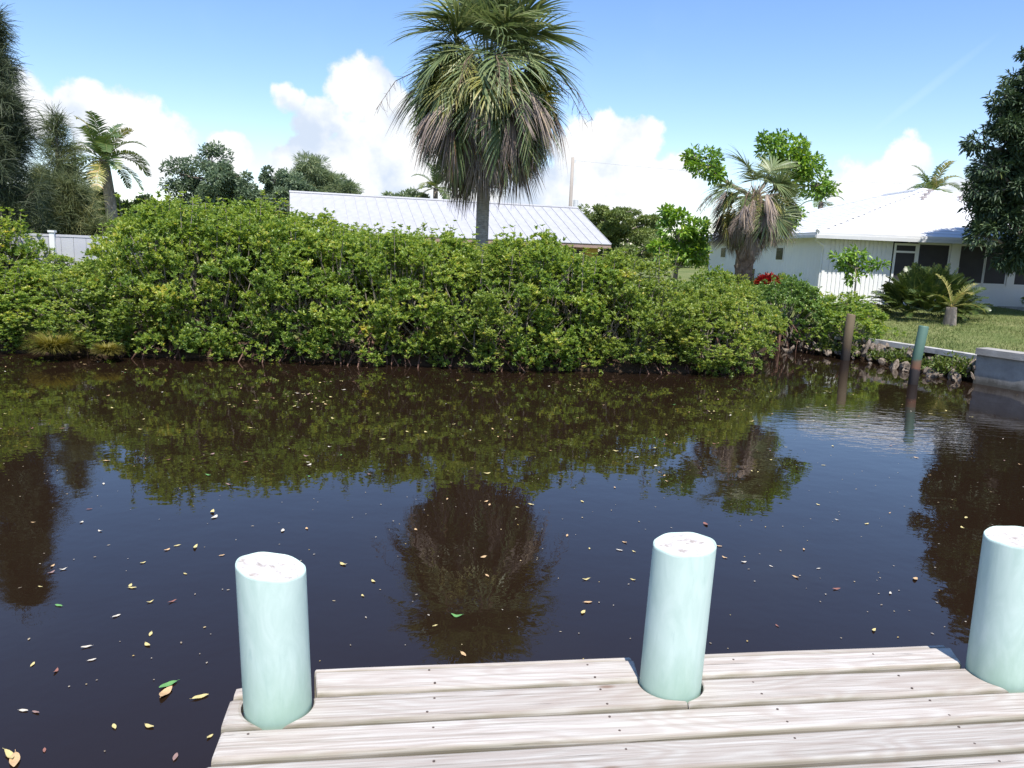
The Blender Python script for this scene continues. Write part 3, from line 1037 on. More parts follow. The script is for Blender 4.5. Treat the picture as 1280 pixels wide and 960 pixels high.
i = 0
for row, (dy, dx) in enumerate([(0.75, 0), (1.95, .55), (3.1, .2)]):
    x = -15.0 + dx
    while x < (4.0, 3.5, 3.0)[row]:
        y = float(line_y(BANK, x)) + dy + rng.normal() * .10
        h = float(np.interp(x, TOPX, TOPZ)) * (.97, .97, .95)[row] + rng.normal() * (.20, .13, .10)[row]
        z = -.05 if row == 0 else gz(x, y) - .12
        hs = (h - z) / 3.0
        gap = -11.3 < x < -8.7
        if gap and row >= 1:
            x += 1.3
            continue
        var = VAR[i % 5] if not (gap and row == 1) else SPARSE
        lab_ = ('front row hedge mangrove overhanging the water below ', 'middle row hedge mangrove below ', 'back row hedge mangrove nearest ')[row] + mark_for(x, y, row)
        mt = 'mangrove_olive' if (x > 1.6 and rng.random() < .65) or rng.random() < .12 else 'mangrove'
        place_bush(var, x, y, z, rng.random() * 6.28, (1 + rng.normal() * .06, 1 + rng.normal() * .05, hs), mt, lab_, HEDGE + (', front row' if row == 0 else ', middle row' if row == 1 else ', back row'))
        x += (1.12, 1.25, 1.35)[row] * (1 + rng.normal() * .08)
        i += 1
place_bush(SMALL[0], 4.35, 16.7, -.05, 1.0, (.95, .95, .80), 'mangrove_olive', 'low yellowish mangrove at the right tip of the hedge, leaning over the water', None)
place_bush(SMALL[1], 5.15, 18.4, .15, 2.0, (1.05, 1, .82), 'mangrove_olive', 'olive green mangrove behind the right tip of the hedge', None)
place_bush(SMALL[1], 7.45, 21.3, .1, 4.0, (.9, 1, .88), 'mangrove_dark', 'darker round mangrove at the back corner of the canal, left of the wooden post', None)
place_bush(SMALL[0], 8.75, 20.75, .05, 2.2, (1.2, .9, .74), 'mangrove', 'bright green mangrove behind the bare wooden post', None)
place_bush(SPARSE, -11.6, 17.3, .35, .4, (.8, .9, .72), 'mangrove', 'open thin mangrove at the left border, before the white fence', None)
# shrubs on the land behind the hedge, round the scruffy palm
for k, (x, y, s, mt, lb) in enumerate([(6.4, 23.4, .62, 'mangrove_olive', 'yellow green shrub left of the scruffy palm trunk'), (7.6, 23.6, .58, 'mangrove_dark', 'dark green shrub right of the scruffy palm trunk'),
                                       (8.6, 25.4, .55, 'mangrove', 'low green shrub by the shaded white house wall'), (5.6, 22.0, .72, 'mangrove', 'green shrub between the hedge and the scruffy palm')]):
    place_bush(SMALL[k % 2], x, y, gz(x, y), k * 1.3, (s * 1.1, s, s), mt, lb, None, 'garden_shrub', 'shrub', False)

# grass tufts at the water's edge on the left
for k, (x, y, r, lb) in enumerate([(-8.75, 14.45, .33, 'large straw green grass tuft at the water edge on the left'), (-7.75, 14.5, .19, 'small straw green grass tuft at the foot of the mangroves')]):
    n = 1500
    a = rng.random(n) * 6.28
    d = np.stack([np.cos(a) * .9, np.sin(a) * .9, .35 + rng.random(n) * 1.2], 1)
    P0 = np.stack([np.cos(a) * .1 * r, np.sin(a) * .1 * r, np.full(n, .08)], 1)
    S = norm(np.cross(norm(d), np.array([0, 0, 1.0])))
    V, F, T = strips(P0, d, S, r * (1.1 + .9 * rng.random(n)), .012, 4, .55, np.clip(.5 + rng.normal(size=n) * .25, 0, 1))
    tag(ob('grass_tuft', raw_mesh('grass_tuft', V, F, T), 'grass_clump'), lb, 'grass tuft').location = (x, y, .05)

# ------------------------------------------------------------------ palms


def fan_frond(pitch, Lp, Rb, nl, droop, seed, spread=105, dead=False, bend=1.0):
    """Costapalmate fan leaf: curved stalk, midrib and split leaflets. Grows along +X."""
    r = np.random.default_rng(seed)
    pts = [np.zeros(3)]
    th = pitch
    path = []
    ns = 5
    for i in range(ns):
        path.append((pts[-1], th))
        pts.append(pts[-1] + np.array([math.cos(th), 0, math.sin(th)]) * Lp / ns)
        th -= bend * .16 * max(.15, math.cos(th))
    st = MB()
    st.tube(pts, [.022, .017, .014, .012, .011, .010], 4, False)
    P0, D0, S0, LL, WW = [], [], [], [], []
    base = pts[-1]
    ax = np.array([math.cos(th), 0, math.sin(th)])
    for k in range(nl):
        t = (k + .5) / nl * 2 - 1                # -1..1 across the fan
        phi = rad(spread) * t
        along = (1 - abs(t)) * Rb * .33          # midrib carries the middle leaflets
        tt = th - bend * .9 * (1 - abs(t)) * .5
        d_ax = np.array([math.cos(tt), 0, math.sin(tt)])
        up = np.array([-math.sin(tt), 0, math.cos(tt)])
        side = np.array([0, 1.0, 0])
        d = d_ax * math.cos(phi) + side * math.sin(phi) + up * .28 * abs(math.sin(phi))
        if dead:
            d = d_ax * (.9 + .3 * r.random()) + side * math.sin(phi) * .35 + r.normal(size=3) * .10
        d = norm(d + r.normal(size=3) * .05)
        P0.append(base + ax * along * .9 + np.array([0, 0, -.04 * (1 - abs(t))]))
        D0.append(d)
        s = np.cross(d, up); s = s / max(np.linalg.norm(s), 1e-6)
        S0.append(norm(s + up * r.normal() * .35))
        LL.append(Rb * (.74 + .26 * math.cos(phi * .8)) * (.9 + .2 * r.random()))
        WW.append(.050 * (.85 + .3 * r.random()) * (.7 if dead else 1))
    V, F, T = strips(np.array(P0), np.array(D0), np.array(S0), np.array(LL), np.array(WW), 5, droop * (.7 + .6 * r.random(nl)),
                     np.clip(.45 + r.normal(size=nl) * .22, 0, 1), [.35, .95, 1.0, .62, .35, .05])
    SV = np.array(st.v); SF = np.array([f for f in st.f if len(f) == 4])
    return raw_mesh('frond', *merge([(V, F, T), (SV, SF, np.full(len(SV), .8))]))


GREEN = [(rad(p), [fan_frond(rad(p), 1.08, 1.2, 50, .26 if p > 30 else .36, 100 + 10 * j + s, bend=1.55) for s in range(2)]) for j, p in enumerate((84, 66, 48, 28, 8, -12))]
LOWG = [fan_frond(rad(p), 1.25, 1.0, 46, .40, 200 + p % 97, bend=1.2) for p in (24, 12, 0, -12)]
DEADF = [fan_frond(rad(p), 1.35, 1.2, 40, .75, 300 + i, dead=True, bend=1.5) for i, p in enumerate((8, -10, -28, -40))]
DEADI = [fan_frond(rad(p), .52, 1.05, 38, .6, 330 + i, dead=True, bend=1.2) for i, p in enumerate((-40, -58, -72, -80))]


def set_mat(o, m):
    if not o.data.materials:
        o.data.materials.append(M[m])
    o.material_slots[0].link = 'OBJECT'
    o.material_slots[0].material = M[m]


def sabal(loc, trunk_h, trunk_r, s, label, counts, seed, pale=.15, trunk_mat='palm_bark', boots=False, lean=(0, 0), wild=.2):
    r = np.random.default_rng(seed)
    t = thing('cabbage_palm', label, 'palm tree', loc)
    tb = MB()
    pts, rs = [], []
    for k in range(14):
        f = k / 13
        pts.append((lean[0] * f * f, lean[1] * f * f, trunk_h * f - .3 * (1 - f)))
        rs.append(trunk_r * (1.15 - .2 * f + .03 * math.sin(k * 2.1)))
    tb.tube(pts, rs, 18)
    tb.build('trunk', trunk_mat, t, True)
    top = np.array(pts[-1])
    if boots:
        bm = MB()
        for k in range(46):
            a = k * 2.4
            z = trunk_h * (.18 + .8 * k / 46)
            p = np.array([math.cos(a) * trunk_r, math.sin(a) * trunk_r, z])
            q = p + np.array([math.cos(a) * .09, math.sin(a) * .09, .16])
            bm.tube([p, q], [.05, .02], 5)
        bm.build('boots', 'boot_bark', t)

    def put(me, a, z, sc, m, tilt=wild, out=.06):
        o = ob('frond', me, None, t)
        set_mat(o, m)
        o.location = (top[0] + out * math.cos(a), top[1] + out * math.sin(a), top[2] + z)
        o.rotation_euler = (r.normal() * tilt, r.normal() * tilt * .8, a)
        o.scale = (sc, sc, sc)
    ng, nlow, nd, ni = counts
    for k in range(ng):
        f = (k + .5) / ng
        cls = GREEN[min(5, int(f * 6))]
        put(cls[1][k % 2], k * 2.39996 + r.normal() * .25, (.15 - .5 * f) * s, s * (.74 + .42 * r.random()), 'sabal_green' if f < .72 or r.random() < .45 else 'sabal_yellow')
    for k in range(nlow):
        put(LOWG[k % 4], k * 2.39996 + .7 + r.normal() * .2, (.22 - .34 * k / nlow) * s, s * (.76 + .24 * r.random()), 'sabal_yellow' if r.random() < .6 else 'sabal_green')
    for k in range(nd):
        put(DEADF[k % 4], k * 2.39996 + 1.1 + r.normal() * .2, (.16 - .50 * k / nd) * s, s * (.84 + .24 * r.random()), 'sabal_dead_pale' if r.random() < pale else 'sabal_dead')
    for k in range(ni):
        put(DEADI[k % 4], k * 2.39996 + .3, (-.12 - .38 * k / ni) * s, s * (.8 + .3 * r.random()), 'sabal_dead_pale' if r.random() < pale else 'sabal_dead', out=trunk_r)
    # old flower stalks
    fl = MB()
    for k in range(9):
        a = k * 2.1 + r.random()
        p0 = top + np.array([0, 0, .1])
        d = np.array([math.cos(a), math.sin(a), 0])
        p1 = p0 + d * 1.1 * s + np.array([0, 0, .35 * s]); p2 = p0 + d * 2.1 * s + np.array([0, 0, -.15 * s]); p3 = p0 + d * 2.55 * s + np.array([0, 0, -.8 * s])
        fl.tube([p0, p1, p2, p3], [.016, .013, .009, .004], 4, False)
        for j in range(26):
            f = .45 + .55 * j / 26
            q = p1 + (p2 - p1) * min(1, (f - .3) / .4) if f < .7 else p2 + (p3 - p2) * (f - .7) / .3
            e = q + (r.normal(size=3) * .13 + np.array([0, 0, -.2])) * s
            fl.tube([q, (q + e) / 2 + r.normal(size=3) * .02, e], [.005, .004, .002], 3, False)
    fl.build('flower_stalks', 'boot_bark', t)
    return t


sabal((-.92, 20.0, .75), 5.72, .155, 1.08, 'tall full cabbage palm with a grey brown dead skirt before the metal roof', (84, 36, 74, 60), 5)
sabal((7.02, 24.0, .95), 3.25, .22, .68, 'shorter scruffy cabbage palm with pale dead fronds in front of the white house', (26, 14, 70, 34), 9, .7, 'boot_bark', True, (.12, 0), .42)


def pinnate(pitch, L, wl, n, droop, seed, sag=1.0, ww=.035):
    r = np.random.default_rng(seed)
    th = pitch
    p = np.zeros(3)
    st = MB(); pts = []
    P0, D0, S0, LL = [], [], [], []
    for i in range(n):
        f = i / n
        pts.append(p.copy())
        ax = np.array([math.cos(th), 0, math.sin(th)])
        up = np.array([-math.sin(th), 0, math.cos(th)])
        if f > .12:
            for s in (-1, 1):
                P0.append(p); d = ax * .55 + np.array([0, s, 0]) + up * .25 + r.normal(size=3) * .08
                D0.append(norm(d)); S0.append(norm(np.cross(norm(d), up)))
                LL.append(wl * (math.sin(math.pi * (.12 + .83 * f)) ** .7) * (.9 + .2 * r.random()))
        p = p + ax * L / n
        th -= sag * (.02 + .09 * f) * max(.2, math.cos(th)) * 24 / n
    st.tube(pts[::3] + [pts[-1]], [.02 * L / 2 * (1 - .8 * k / (len(pts[::3]))) + .004 for k in range(len(pts[::3]) + 1)], 4, False)
    m_ = len(P0)
    V, F, T = strips(np.array(P0), np.array(D0), np.array(S0), np.array(LL), ww, 3, droop, np.clip(.45 + r.normal(size=m_) * .2, 0, 1), [.6, 1, .7, .05])
    SV = np.array(st.v); SF = np.array([f for f in st.f if len(f) == 4])
    return raw_mesh('frond', *merge([(V, F, T), (SV, SF, np.full(len(SV), .9))]))


def feather_palm(loc, trunk_h, trunk_r, meshes, n, sc, label, m, name='feather_palm', bend=(0, 0), seed=1, yellow=0.0, ym='young_palm', trunk_mat='bark', crown_shaft=False):
    r = np.random.default_rng(seed)
    t = thing(name, label, 'palm tree', loc)
    pts = [(bend[0] * f * f, bend[1] * f * f, trunk_h * f - .1 * (1 - f)) for f in np.linspace(0, 1, 8)]
    MB().tube(pts, [trunk_r * (1.25 - .35 * f) for f in np.linspace(0, 1, 8)], 12).build('trunk', trunk_mat, t, True)
    top = pts[-1]
    for k in range(n):
        f = (k + .5) / n
        o = ob('frond', meshes[min(len(meshes) - 1, int(f * len(meshes)))], None, t)
        set_mat(o, ym if r.random() < yellow else m)
        o.location = top
        o.rotation_euler = (r.normal() * .15, r.normal() * .1, k * 2.39996 + r.normal() * .2)
        q = sc * (.85 + .25 * r.random())
        o.scale = (q, q, q)
    return t


COCO = [pinnate(rad(p), 2.3, .55, 30, .35, 400 + i, sag=1.25, ww=.075) for i, p in enumerate((75, 55, 35, 12, -15))]
COCO_FINE = [pinnate(rad(p), 1.3, .28, 24, .2, 420 + i, sag=1.1, ww=.035) for i, p in enumerate((70, 45, 20))]
CYC = [pinnate(rad(p), 1.3, .27, 24, .16, 440 + i, sag=.8, ww=.055) for i, p in enumerate((86, 76, 64, 50, 34))]
feather_palm((-20.7, 40, 1.0), 5.0, .26, COCO, 24, 1.1, 'feathery coconut palm rising over the trees on the left', 'coco', 'coconut_palm', (-.35, 0), 3, .12, 'sabal_yellow')
feather_palm((18.6, 49, 1.1), 4.9, .16, COCO, 12, .72, 'small palm peeping over the left slope of the white house roof', 'coco', 'feather_palm', (.1, 0), 4)
feather_palm((22.3, 43, 1.1), 5.2, .2, COCO, 15, .85, 'palm behind the white house roof beside the dark tree', 'coco', 'feather_palm', (0, 0), 8, .3, 'sabal_yellow')
feather_palm((-4.9, 46, 1.1), 4.6, .15, COCO, 14, .8, 'far palm just above the metal roof left of the tall cabbage palm', 'coco', 'feather_palm', (0, 0), 11, .2)
feather_palm((12.42, 22.0, gz(12.4, 22)), .5, .15, COCO_FINE, 7, .8, 'young palm with a short trunk and yellowing fronds on the lawn', 'young_palm', 'young_palm', (0, 0), 12, .3, 'sabal_yellow')
t = thing('cycad_bush', 'big round dark cycad bush in front of the screened porch', 'bush', (12.62, 23.7, gz(12.6, 23.7)))
for k in range(270):
    f = (k + .5) / 270
    o = ob('frond', CYC[min(4, int(f * 5))], None, t)
    set_mat(o, 'cycad')
    a = k * 2.39996
    rr = 1.02 * math.sqrt(f)
    o.location = (rr * math.cos(a), rr * .8 * math.sin(a), .55 * (1 - f) + .05 + .25 * rng.random())
    o.rotation_euler = (rng.normal() * .3, rng.normal() * .25, a + rng.normal() * .7)
    q = .50 + .28 * rng.random()
    o.scale = (q, q, q)

# ------------------------------------------------------------------ other trees


def crown_tree(name, label, loc, trunk, clumps, leaf, m, trunk_r=.14, sub=9, group=None, cat='tree', droop=0.0, bark='bark', seed=0, tvar=.12, inner=.25, flat=.8):
    """trunk: list of points; clumps: (centre, radius, leaves); leaf: (length, width)."""
    global rng
    keep, rng = rng, np.random.default_rng(seed + 1000)
    t = thing(name, label, cat, loc, 0, group)
    tr = MB()
    n = len(trunk)
    tr.tube(trunk, [trunk_r * (1.2 - .8 * k / max(1, n - 1)) for k in range(n)], 10)
    P, D, Nn, T = [], [], [], []
    for c, R, cnt in clumps:
        c = np.array(c, float)
        # a limb from the nearest trunk point below
        tp = min((np.array(p) for p in trunk[1:] or trunk), key=lambda p: np.linalg.norm(p - c) + (2 if p[2] > c[2] else 0))
        midp = (tp + c) / 2 + np.array([0, 0, -.12 * R])
        tr.tube([tp, midp, c], [trunk_r * .45, trunk_r * .28, trunk_r * .12], 6, False)
        for s in range(sub):
            d = rand_dir(1)[0] * np.array([1, 1, flat])
            sc_ = c + d * R * (.45 + .5 * rng.random())
            tr.tube([c + (midp - c) * .2, (c + sc_) / 2 + rng.normal(size=3) * .05 * R, sc_], [trunk_r * .12, trunk_r * .08, trunk_r * .03], 4, False)
            rr = R * (.28 + .22 * rng.random())
            k = int(cnt / sub)
            dd = rand_dir(k)
            rad_ = rr * (inner + (1 - inner) * rng.random(k) ** .5)
            p = sc_ + dd * rad_[:, None] * np.array([1, 1, flat])
            ld = norm(dd * .7 + d * .5 + rng.normal(size=(k, 3)) * .55 + np.array([0, 0, -droop]))
            P.append(p); D.append(ld); Nn.append(norm(dd * .5 + np.array([0, 0, 1.0]) + rng.normal(size=(k, 3)) * .45))
            T.append(np.clip(.45 + rng.normal() * tvar + rng.normal(size=k) * .17, 0, 1))
    tr.build('trunk', bark, t, True)
    P, D, Nn, T = (np.concatenate(q) for q in (P, D, Nn, T))
    k = len(P)
    V, F, TT = leaf_arrays(P, D, Nn, leaf[0] * (.7 + .6 * rng.random(k)), leaf[1] * (.8 + .4 * rng.random(k)), T)
    ob('crown', raw_mesh('crown', V, F, TT), m, t)
    rng = keep
    return t


def blob_cloud(cx, cy, cz, rx, ry, rz, n, r, cnt, seed):
    q = np.random.default_rng(seed)
    out = []
    for _ in range(n):
        d = q.normal(size=3); d /= np.linalg.norm(d)
        f = q.random() ** .4
        out.append(((cx + d[0] * rx * f, cy + d[1] * ry * f, cz + d[2] * rz * f), r * (.75 + .5 * q.random()), cnt))
    return out


# oak group left of the metal roof
crown_tree('oak_tree', 'dark spreading oak behind the hedge, left of the white metal roof', (-17.5, 45, 1.1), [(0, 0, -.2), (.1, 0, 1.6), (0, .2, 3.4), (.1, 0, 4.6)],
           blob_cloud(0, 0, 3.7, 3.0, 2.0, 1.85, 18, .95, 1300, 1), (.20, .085), 'oak_leaf', .22, seed=1)
crown_tree('oak_tree', 'second dark oak, lower and nearer the white metal roof', (-14.9, 46, 1.1), [(0, 0, -.2), (-.1, 0, 1.6), (0, .2, 3.2)],
           blob_cloud(-.1, 0, 3.3, 3.0, 1.8, 1.6, 20, .9, 1200, 2), (.20, .085), 'oak_leaf', .2, seed=2)
crown_tree('feathery_tree', 'pale feathery tree rising behind the left end of the metal roof', (-12.4, 50, 1.2), [(0, 0, -.2), (.1, 0, 2), (0, .2, 4.2)],
           blob_cloud(.2, 0, 4.0, 3.3, 2.0, 1.8, 18, .95, 2000, 3), (.34, .035), 'feather_leaf', .2, seed=3, flat=.95)
crown_tree('garden_tree', 'low green tree in the gap left of the dark oak', (-21.4, 42, 1.1), [(0, 0, -.2), (.1, 0, 1.2), (0, .2, 2.0)],
           blob_cloud(0, 0, 2.3, 3.0, 1.5, .95, 13, .8, 1000, 4), (.2, .08), 'umbrella_leaf', .15, seed=4)
crown_tree('garden_tree', 'low tree showing just above the middle of the metal roof', (-6.2, 47, 1.1), [(0, 0, -.2), (.1, 0, 2), (0, .2, 3.4)],
           blob_cloud(0, 0, 3.8, 1.8, 1.2, .9, 7, .75, 900, 5), (.2, .08), 'feather_leaf', .15, seed=5)
crown_tree('umbrella_tree', 'spreading light green tree at the right end of the metal roof', (5.2, 43, 1.1), [(0, 0, -.2), (.1, 0, 1.2), (0, .2, 2.4), (-.2, 0, 3.0)],
           blob_cloud(-.2, 0, 2.9, 2.6, 1.6, .65, 13, .8, 1100, 6) + blob_cloud(.3, -.3, 1.5, 2.4, 1.2, .7, 9, .8, 900, 16), (.16, .06), 'umbrella_leaf', .2, seed=6, flat=.5)
# broadleaf tree behind the scruffy palm
crown_tree('broadleaf_tree', 'broadleaf tree whose boughs stick out behind the scruffy palm', (7.6, 26.3, 1.0), [(0, 0, -.2), (-.1, .1, 1.2), (-.1, 0, 2.5), (.2, 0, 3.4), (.6, 0, 4.0)],
           [((1.3, 0, 4.85), .70, 873), ((.7, .2, 5.05), .6, 644), ((1.9, .1, 4.5), .68, 827), ((2.25, 0, 3.95), .55, 552), ((1.5, .2, 4.0), .55, 436),
            ((-1.55, 0, 4.40), .52, 529), ((-1.9, .1, 4.65), .36, 276), ((-1.1, .1, 4.1), .42, 299), ((1.7, .1, 3.0), .3, 138), ((1.5, 0, 2.6), .28, 114)],
           (.155, .075), 'broad_leaf', .11, 11, seed=7, flat=.85)
crown_tree('broadleaf_tree', 'small broadleaf tree left of the scruffy palm at the house corner', (5.3, 26.0, .95), [(0, 0, -.2), (.05, .1, 1.0), (.1, 0, 1.9)],
           [((0, 0, 2.35), .62, 500), ((.55, .1, 2.2), .6, 450), ((-.4, .1, 2.75), .34, 160), ((.3, 0, 1.5), .6, 450), ((.75, 0, 1.6), .5, 350), ((-.35, 0, 1.6), .5, 350)],
           (.19, .09), 'broad_leaf', .09, 8, seed=8)
# young staked tree in front of the board wall
yt = crown_tree('young_tree', 'thin young tree on two stakes before the white board wall', (11.05, 25.3, gz(11, 25.3)), [(0, 0, -.1), (.02, 0, .5), (0, 0, 1.0), (-.05, 0, 1.4)],
                [((-.35, 0, 1.55), .3, 110), ((-.55, 0, 1.75), .26, 80), ((.05, .1, 1.5), .32, 130), ((-.05, 0, 1.85), .28, 90), ((.4, 0, 1.45), .24, 70), ((.8, 0, 1.6), .22, 45), ((-.1, 0, 1.15), .25, 80)],
                (.17, .08), 'broad_leaf', .03, 6, seed=9)
for sx in (-.16, .14):
    MB().tube([(sx, .05, -.1), (sx * .9, .05, .62)], .025, 8).build('stake', 'post_wood', yt)
# big dark tree on the right
cl = blob_cloud(3.0, 0, 4.6, 2.3, 2.2, 2.6, 40, 1.15, 2100, 11) + \
    [((x_, y_, z_), r_, 1500) for x_, y_, z_, r_ in ((1.75, 0, 8.75, .6), (1.35, -.2, 8.1, .7), (.95, 0, 7.4, .75), (.6, -.3, 6.7, .75), (.35, 0, 6.1, .75), (.15, -.3, 5.4, .75), (.05, 0, 4.7, .75),
                                               (.15, -.3, 4.0, .75), (.2, 0, 3.4, .7), (.5, -.4, 2.7, .7), (1.1, -.4, 2.2, .7), (1.9, -.4, 2.0, .7), (2.7, -.4, 2.0, .75), (2.2, 0, 9.2, .6), (2.4, .1, 8.3, .9))]
cl += [((x_ - .30 - .25 * (k % 2), -.2 + .2 * (k % 3), z_ + .12), .5, 330) for k, (x_, z_) in enumerate(((1.45, 8.6), (1.1, 7.9), (.7, 7.1), (.35, 6.4), (.1, 5.8), (-.05, 5.1), (-.15, 4.4), (-.1, 3.7), (.0, 3.1), (.3, 2.4), (.9, 1.8), (1.7, 1.6), (2.4, 1.6)))]
crown_tree('dark_tree', 'large dark evergreen tree overhanging the lawn at the right border', (14.75, 24.6, gz(14.75, 24.6)), [(3.0, .4, -.3), (2.9, .3, 1.5), (2.7, 0, 3.0), (2.7, 0, 4.8), (2.8, 0, 6.6)],
           cl, (.20, .055), 'dark_leaf', .3, 8, seed=10, droop=.35)


def casuarina(label, loc, H, R, nbr, seed, m='needle', start=.12):
    q = np.random.default_rng(seed)
    t = thing('casuarina', label, 'tree', loc)
    tr = MB()
    tr.tube([(0, 0, -.3), (.05, 0, H * .35), (-.03, 0, H * .7), (0, 0, H)], [.16, .12, .07, .015], 8)
    P, D, S, Ls, Ts = [], [], [], [], []
    for b in range(nbr):
        f = start + (1 - start) * (b + q.random()) / nbr
        a = q.random() * 6.28
        r = R * ((1.06 - f) ** .9) * (.35 + .85 * q.random() ** 1.3)
        p0 = np.array([0, 0, H * f])
        p2 = p0 + np.array([math.cos(a) * r, math.sin(a) * r, r * (.7 + .45 * q.random())])
        p1 = (p0 + p2) / 2 + np.array([0, 0, .05])
        tr.tube([p0, p1, p2], [.03, .018, .006], 4, False)
        bt = q.normal() * .14
        k = int(26 + 62 * r)
        tt = .25 + .85 * q.random(k) ** .7
        pos = p0 + (p2 - p0) * tt[:, None] + q.normal(size=(k, 3)) * np.array([.10, .10, .09])
        d = np.array([math.cos(a), math.sin(a), .35]) * .6 + q.normal(size=(k, 3)) * .55
        P.append(pos); D.append(norm(d)); Ls.append(.30 + .28 * q.random(k)); Ts.append(np.clip(.45 + bt + q.normal(size=k) * .16, 0, 1))
    tr.build('trunk', 'bark', t, True)
    P, D, Ls, Ts = (np.concatenate(z) for z in (P, D, Ls, Ts))
    # each spray is three thin drooping needles strands
    P = np.repeat(P, 4, 0); D = norm(np.repeat(D, 4, 0) + q.normal(size=(len(P), 3)) * .35); Ls = np.repeat(Ls, 4); Ts = np.repeat(Ts, 4)
    Sx = norm(np.cross(D, q.normal(size=D.shape)))
    V, F, T = strips(P, D, Sx, Ls, .013, 3, .45, Ts, [.6, 1, .8, .3])
    ob('crown', raw_mesh('crown', V, F, T), m, t)
    return t


# far-off belt of trees closing the view between the houses
P, D_, T_ = [], [], []
for x in np.arange(-95, 100, 2.2):
    h = (3.4 if x < 5 else 2.8) + 1.5 * rng.random()
    for _ in range(5):
        c = np.array([x + rng.normal() * 1.0, 78 + rng.normal() * 2, 1.2 + h * (.2 + .65 * rng.random())])
        k = 130
        dd = rand_dir(k)
        P.append(c + dd * (1.3 * rng.random((k, 1)) ** .4) * np.array([1, 1, .7])); D_.append(norm(dd + rng.normal(size=(k, 3)) * .5)); T_.append(np.clip(.4 + rng.normal() * .15 + rng.normal(size=k) * .15, 0, 1))
P, D_, T_ = np.concatenate(P), np.concatenate(D_), np.concatenate(T_)
V, F, T = leaf_arrays(P, D_, norm(rng.normal(size=P.shape) * .5 + np.array([0, -.3, 1.0])), .42, .22, T_)
tag(ob('far_woods', raw_mesh('far_woods', V, F, T), 'umbrella_leaf'), 'low belt of far trees between the houses', kind='stuff')
casuarina('tall dark casuarina at the left border', (-12.7, 19.2, .8), 6.45, 1.35, 135, 21, 'needle_dark')
casuarina('wispy casuarina between the tall one and the coconut palm', (-14.0, 24.0, .9), 4.9, .95, 34, 22, start=.2)
casuarina('lower casuarina with brownish tips behind the white fence', (-12.3, 21.5, .9), 2.7, 1.1, 50, 23)
casuarina('pale casuarina behind the fence, under the coconut palm', (-16.6, 27.5, 1.0), 3.4, 1.2, 50, 24)
casuarina('casuarina outside the left border of the hedge', (-15.9, 19.5, .9), 5.5, 1.5, 70, 25)

# ------------------------------------------------------------------ white fence on the left
fx0, fx1, fy, fb, ft = -15.4, -8.9, 18.6, .55, 2.33
t = thing('panel_fence', 'white panel fence behind the mangroves on the left', 'fence', ((fx0 + fx1) / 2, fy, fb))
nb = 0
x = fx0
while x < fx1 - .01:
    h = ft - fb - .05
    MB().span((x + .004 - (fx0 + fx1) / 2, -.02, .06), (x + .296 - (fx0 + fx1) / 2, .02, h)).build('fence_board', 'fence_panel', t)
    x += .3
for x in np.arange(fx0, fx1 + .1, 2.16):
    p = MB().span((x - .06 - (fx0 + fx1) / 2, -.085, -.2), (x + .06 - (fx0 + fx1) / 2, -.025, ft - fb + .05)).build('fence_post', 'white_paint', t)
    MB().span((x - .08 - (fx0 + fx1) / 2, -.105, ft - fb + .053), (x + .08 - (fx0 + fx1) / 2, .0, ft - fb + .10)).build('post_cap', 'white_paint', p)
MB().span((fx0 - (fx0 + fx1) / 2, -.03, ft - fb - .045), (fx1 - (fx0 + fx1) / 2, .03, ft - fb + .01)).build('top_rail', 'fence_panel', t)

# ------------------------------------------------------------------ house with the metal roof
HY = math.atan2(3.5, 12.16)
hl = thing('yellow_house', 'yellow house with a long ribbed white metal roof behind the hedge', 'house', (-9.48, 32.5, .6), HY)
HL, HW = 12.65, 4.2                 # ridge length, run of the near slope
EZ, RZ = 2.15, 3.74                 # eave and ridge above ground
slope = math.atan2(RZ - EZ, HW)
MB().span((.35, -HW + .55, -.4), (HL - .35, HW - .55, EZ - .12)).build('wall', 'yellow_wall', hl)
gable = MB()
for x in (.352, HL - .352):
    gable.add([(x, -HW + .55, EZ - .12), (x, HW - .55, EZ - .12), (x, 0, RZ - .35)], [(0, 1, 2)])
gable.build('gable', 'yellow_wall', hl)
pw = .422
npan = int(HL / pw)
pw = HL / npan
SL = math.hypot(HW, RZ - EZ)
pan = MB()
pan.span((.006, 0, -.02), (pw - .006, SL, 0))
pan.span((pw - .012, 0, 0), (pw + .006, SL, .026))
pan_me = pan.mesh('roof_panel')
pan_me.materials.append(M['metal_roof'])
for sgn in (-1, 1):
    for k in range(npan):
        p = ob('roof_panel', pan_me, None, hl)
        if sgn < 0:
            p.location = (k * pw, -HW, EZ)
            p.rotation_euler = (slope, 0, 0)
        else:
            p.location = ((k + 1) * pw, HW, EZ)
            p.rotation_euler = (slope, 0, math.pi)
MB().tube([(-.02, 0, RZ + .02), (HL + .02, 0, RZ + .02)], .06, 8).build('ridge_cap', 'metal_roof', hl)
MB().span((.02, -HW + .03, EZ - .17), (HL - .02, -HW + .06, EZ - .022)).build('fascia', 'brown_trim', hl)
bg = MB()
for x in (.015, HL - .015):
    for s in (-1, 1):
        bg.add([(x - .012, s * (HW - .02), EZ - .16), (x + .012, s * (HW - .02), EZ - .16), (x + .012, 0, RZ - .16), (x - .012, 0, RZ - .16),
                (x - .012, s * (HW - .02), EZ - .025), (x + .012, s * (HW - .02), EZ - .025), (x + .012, 0, RZ - .025), (x - .012, 0, RZ - .025)],
               [(0, 1, 2, 3), (4, 7, 6, 5), (0, 4, 5, 1), (2, 6, 7, 3), (0, 3, 7, 4), (1, 5, 6, 2)])
bg.build('bargeboard', 'brown_trim', hl)
MB().span((.3, -HW + .065, EZ - .12), (HL - .3, -HW + .56, EZ - .10)).build('soffit', 'brown_trim', hl)
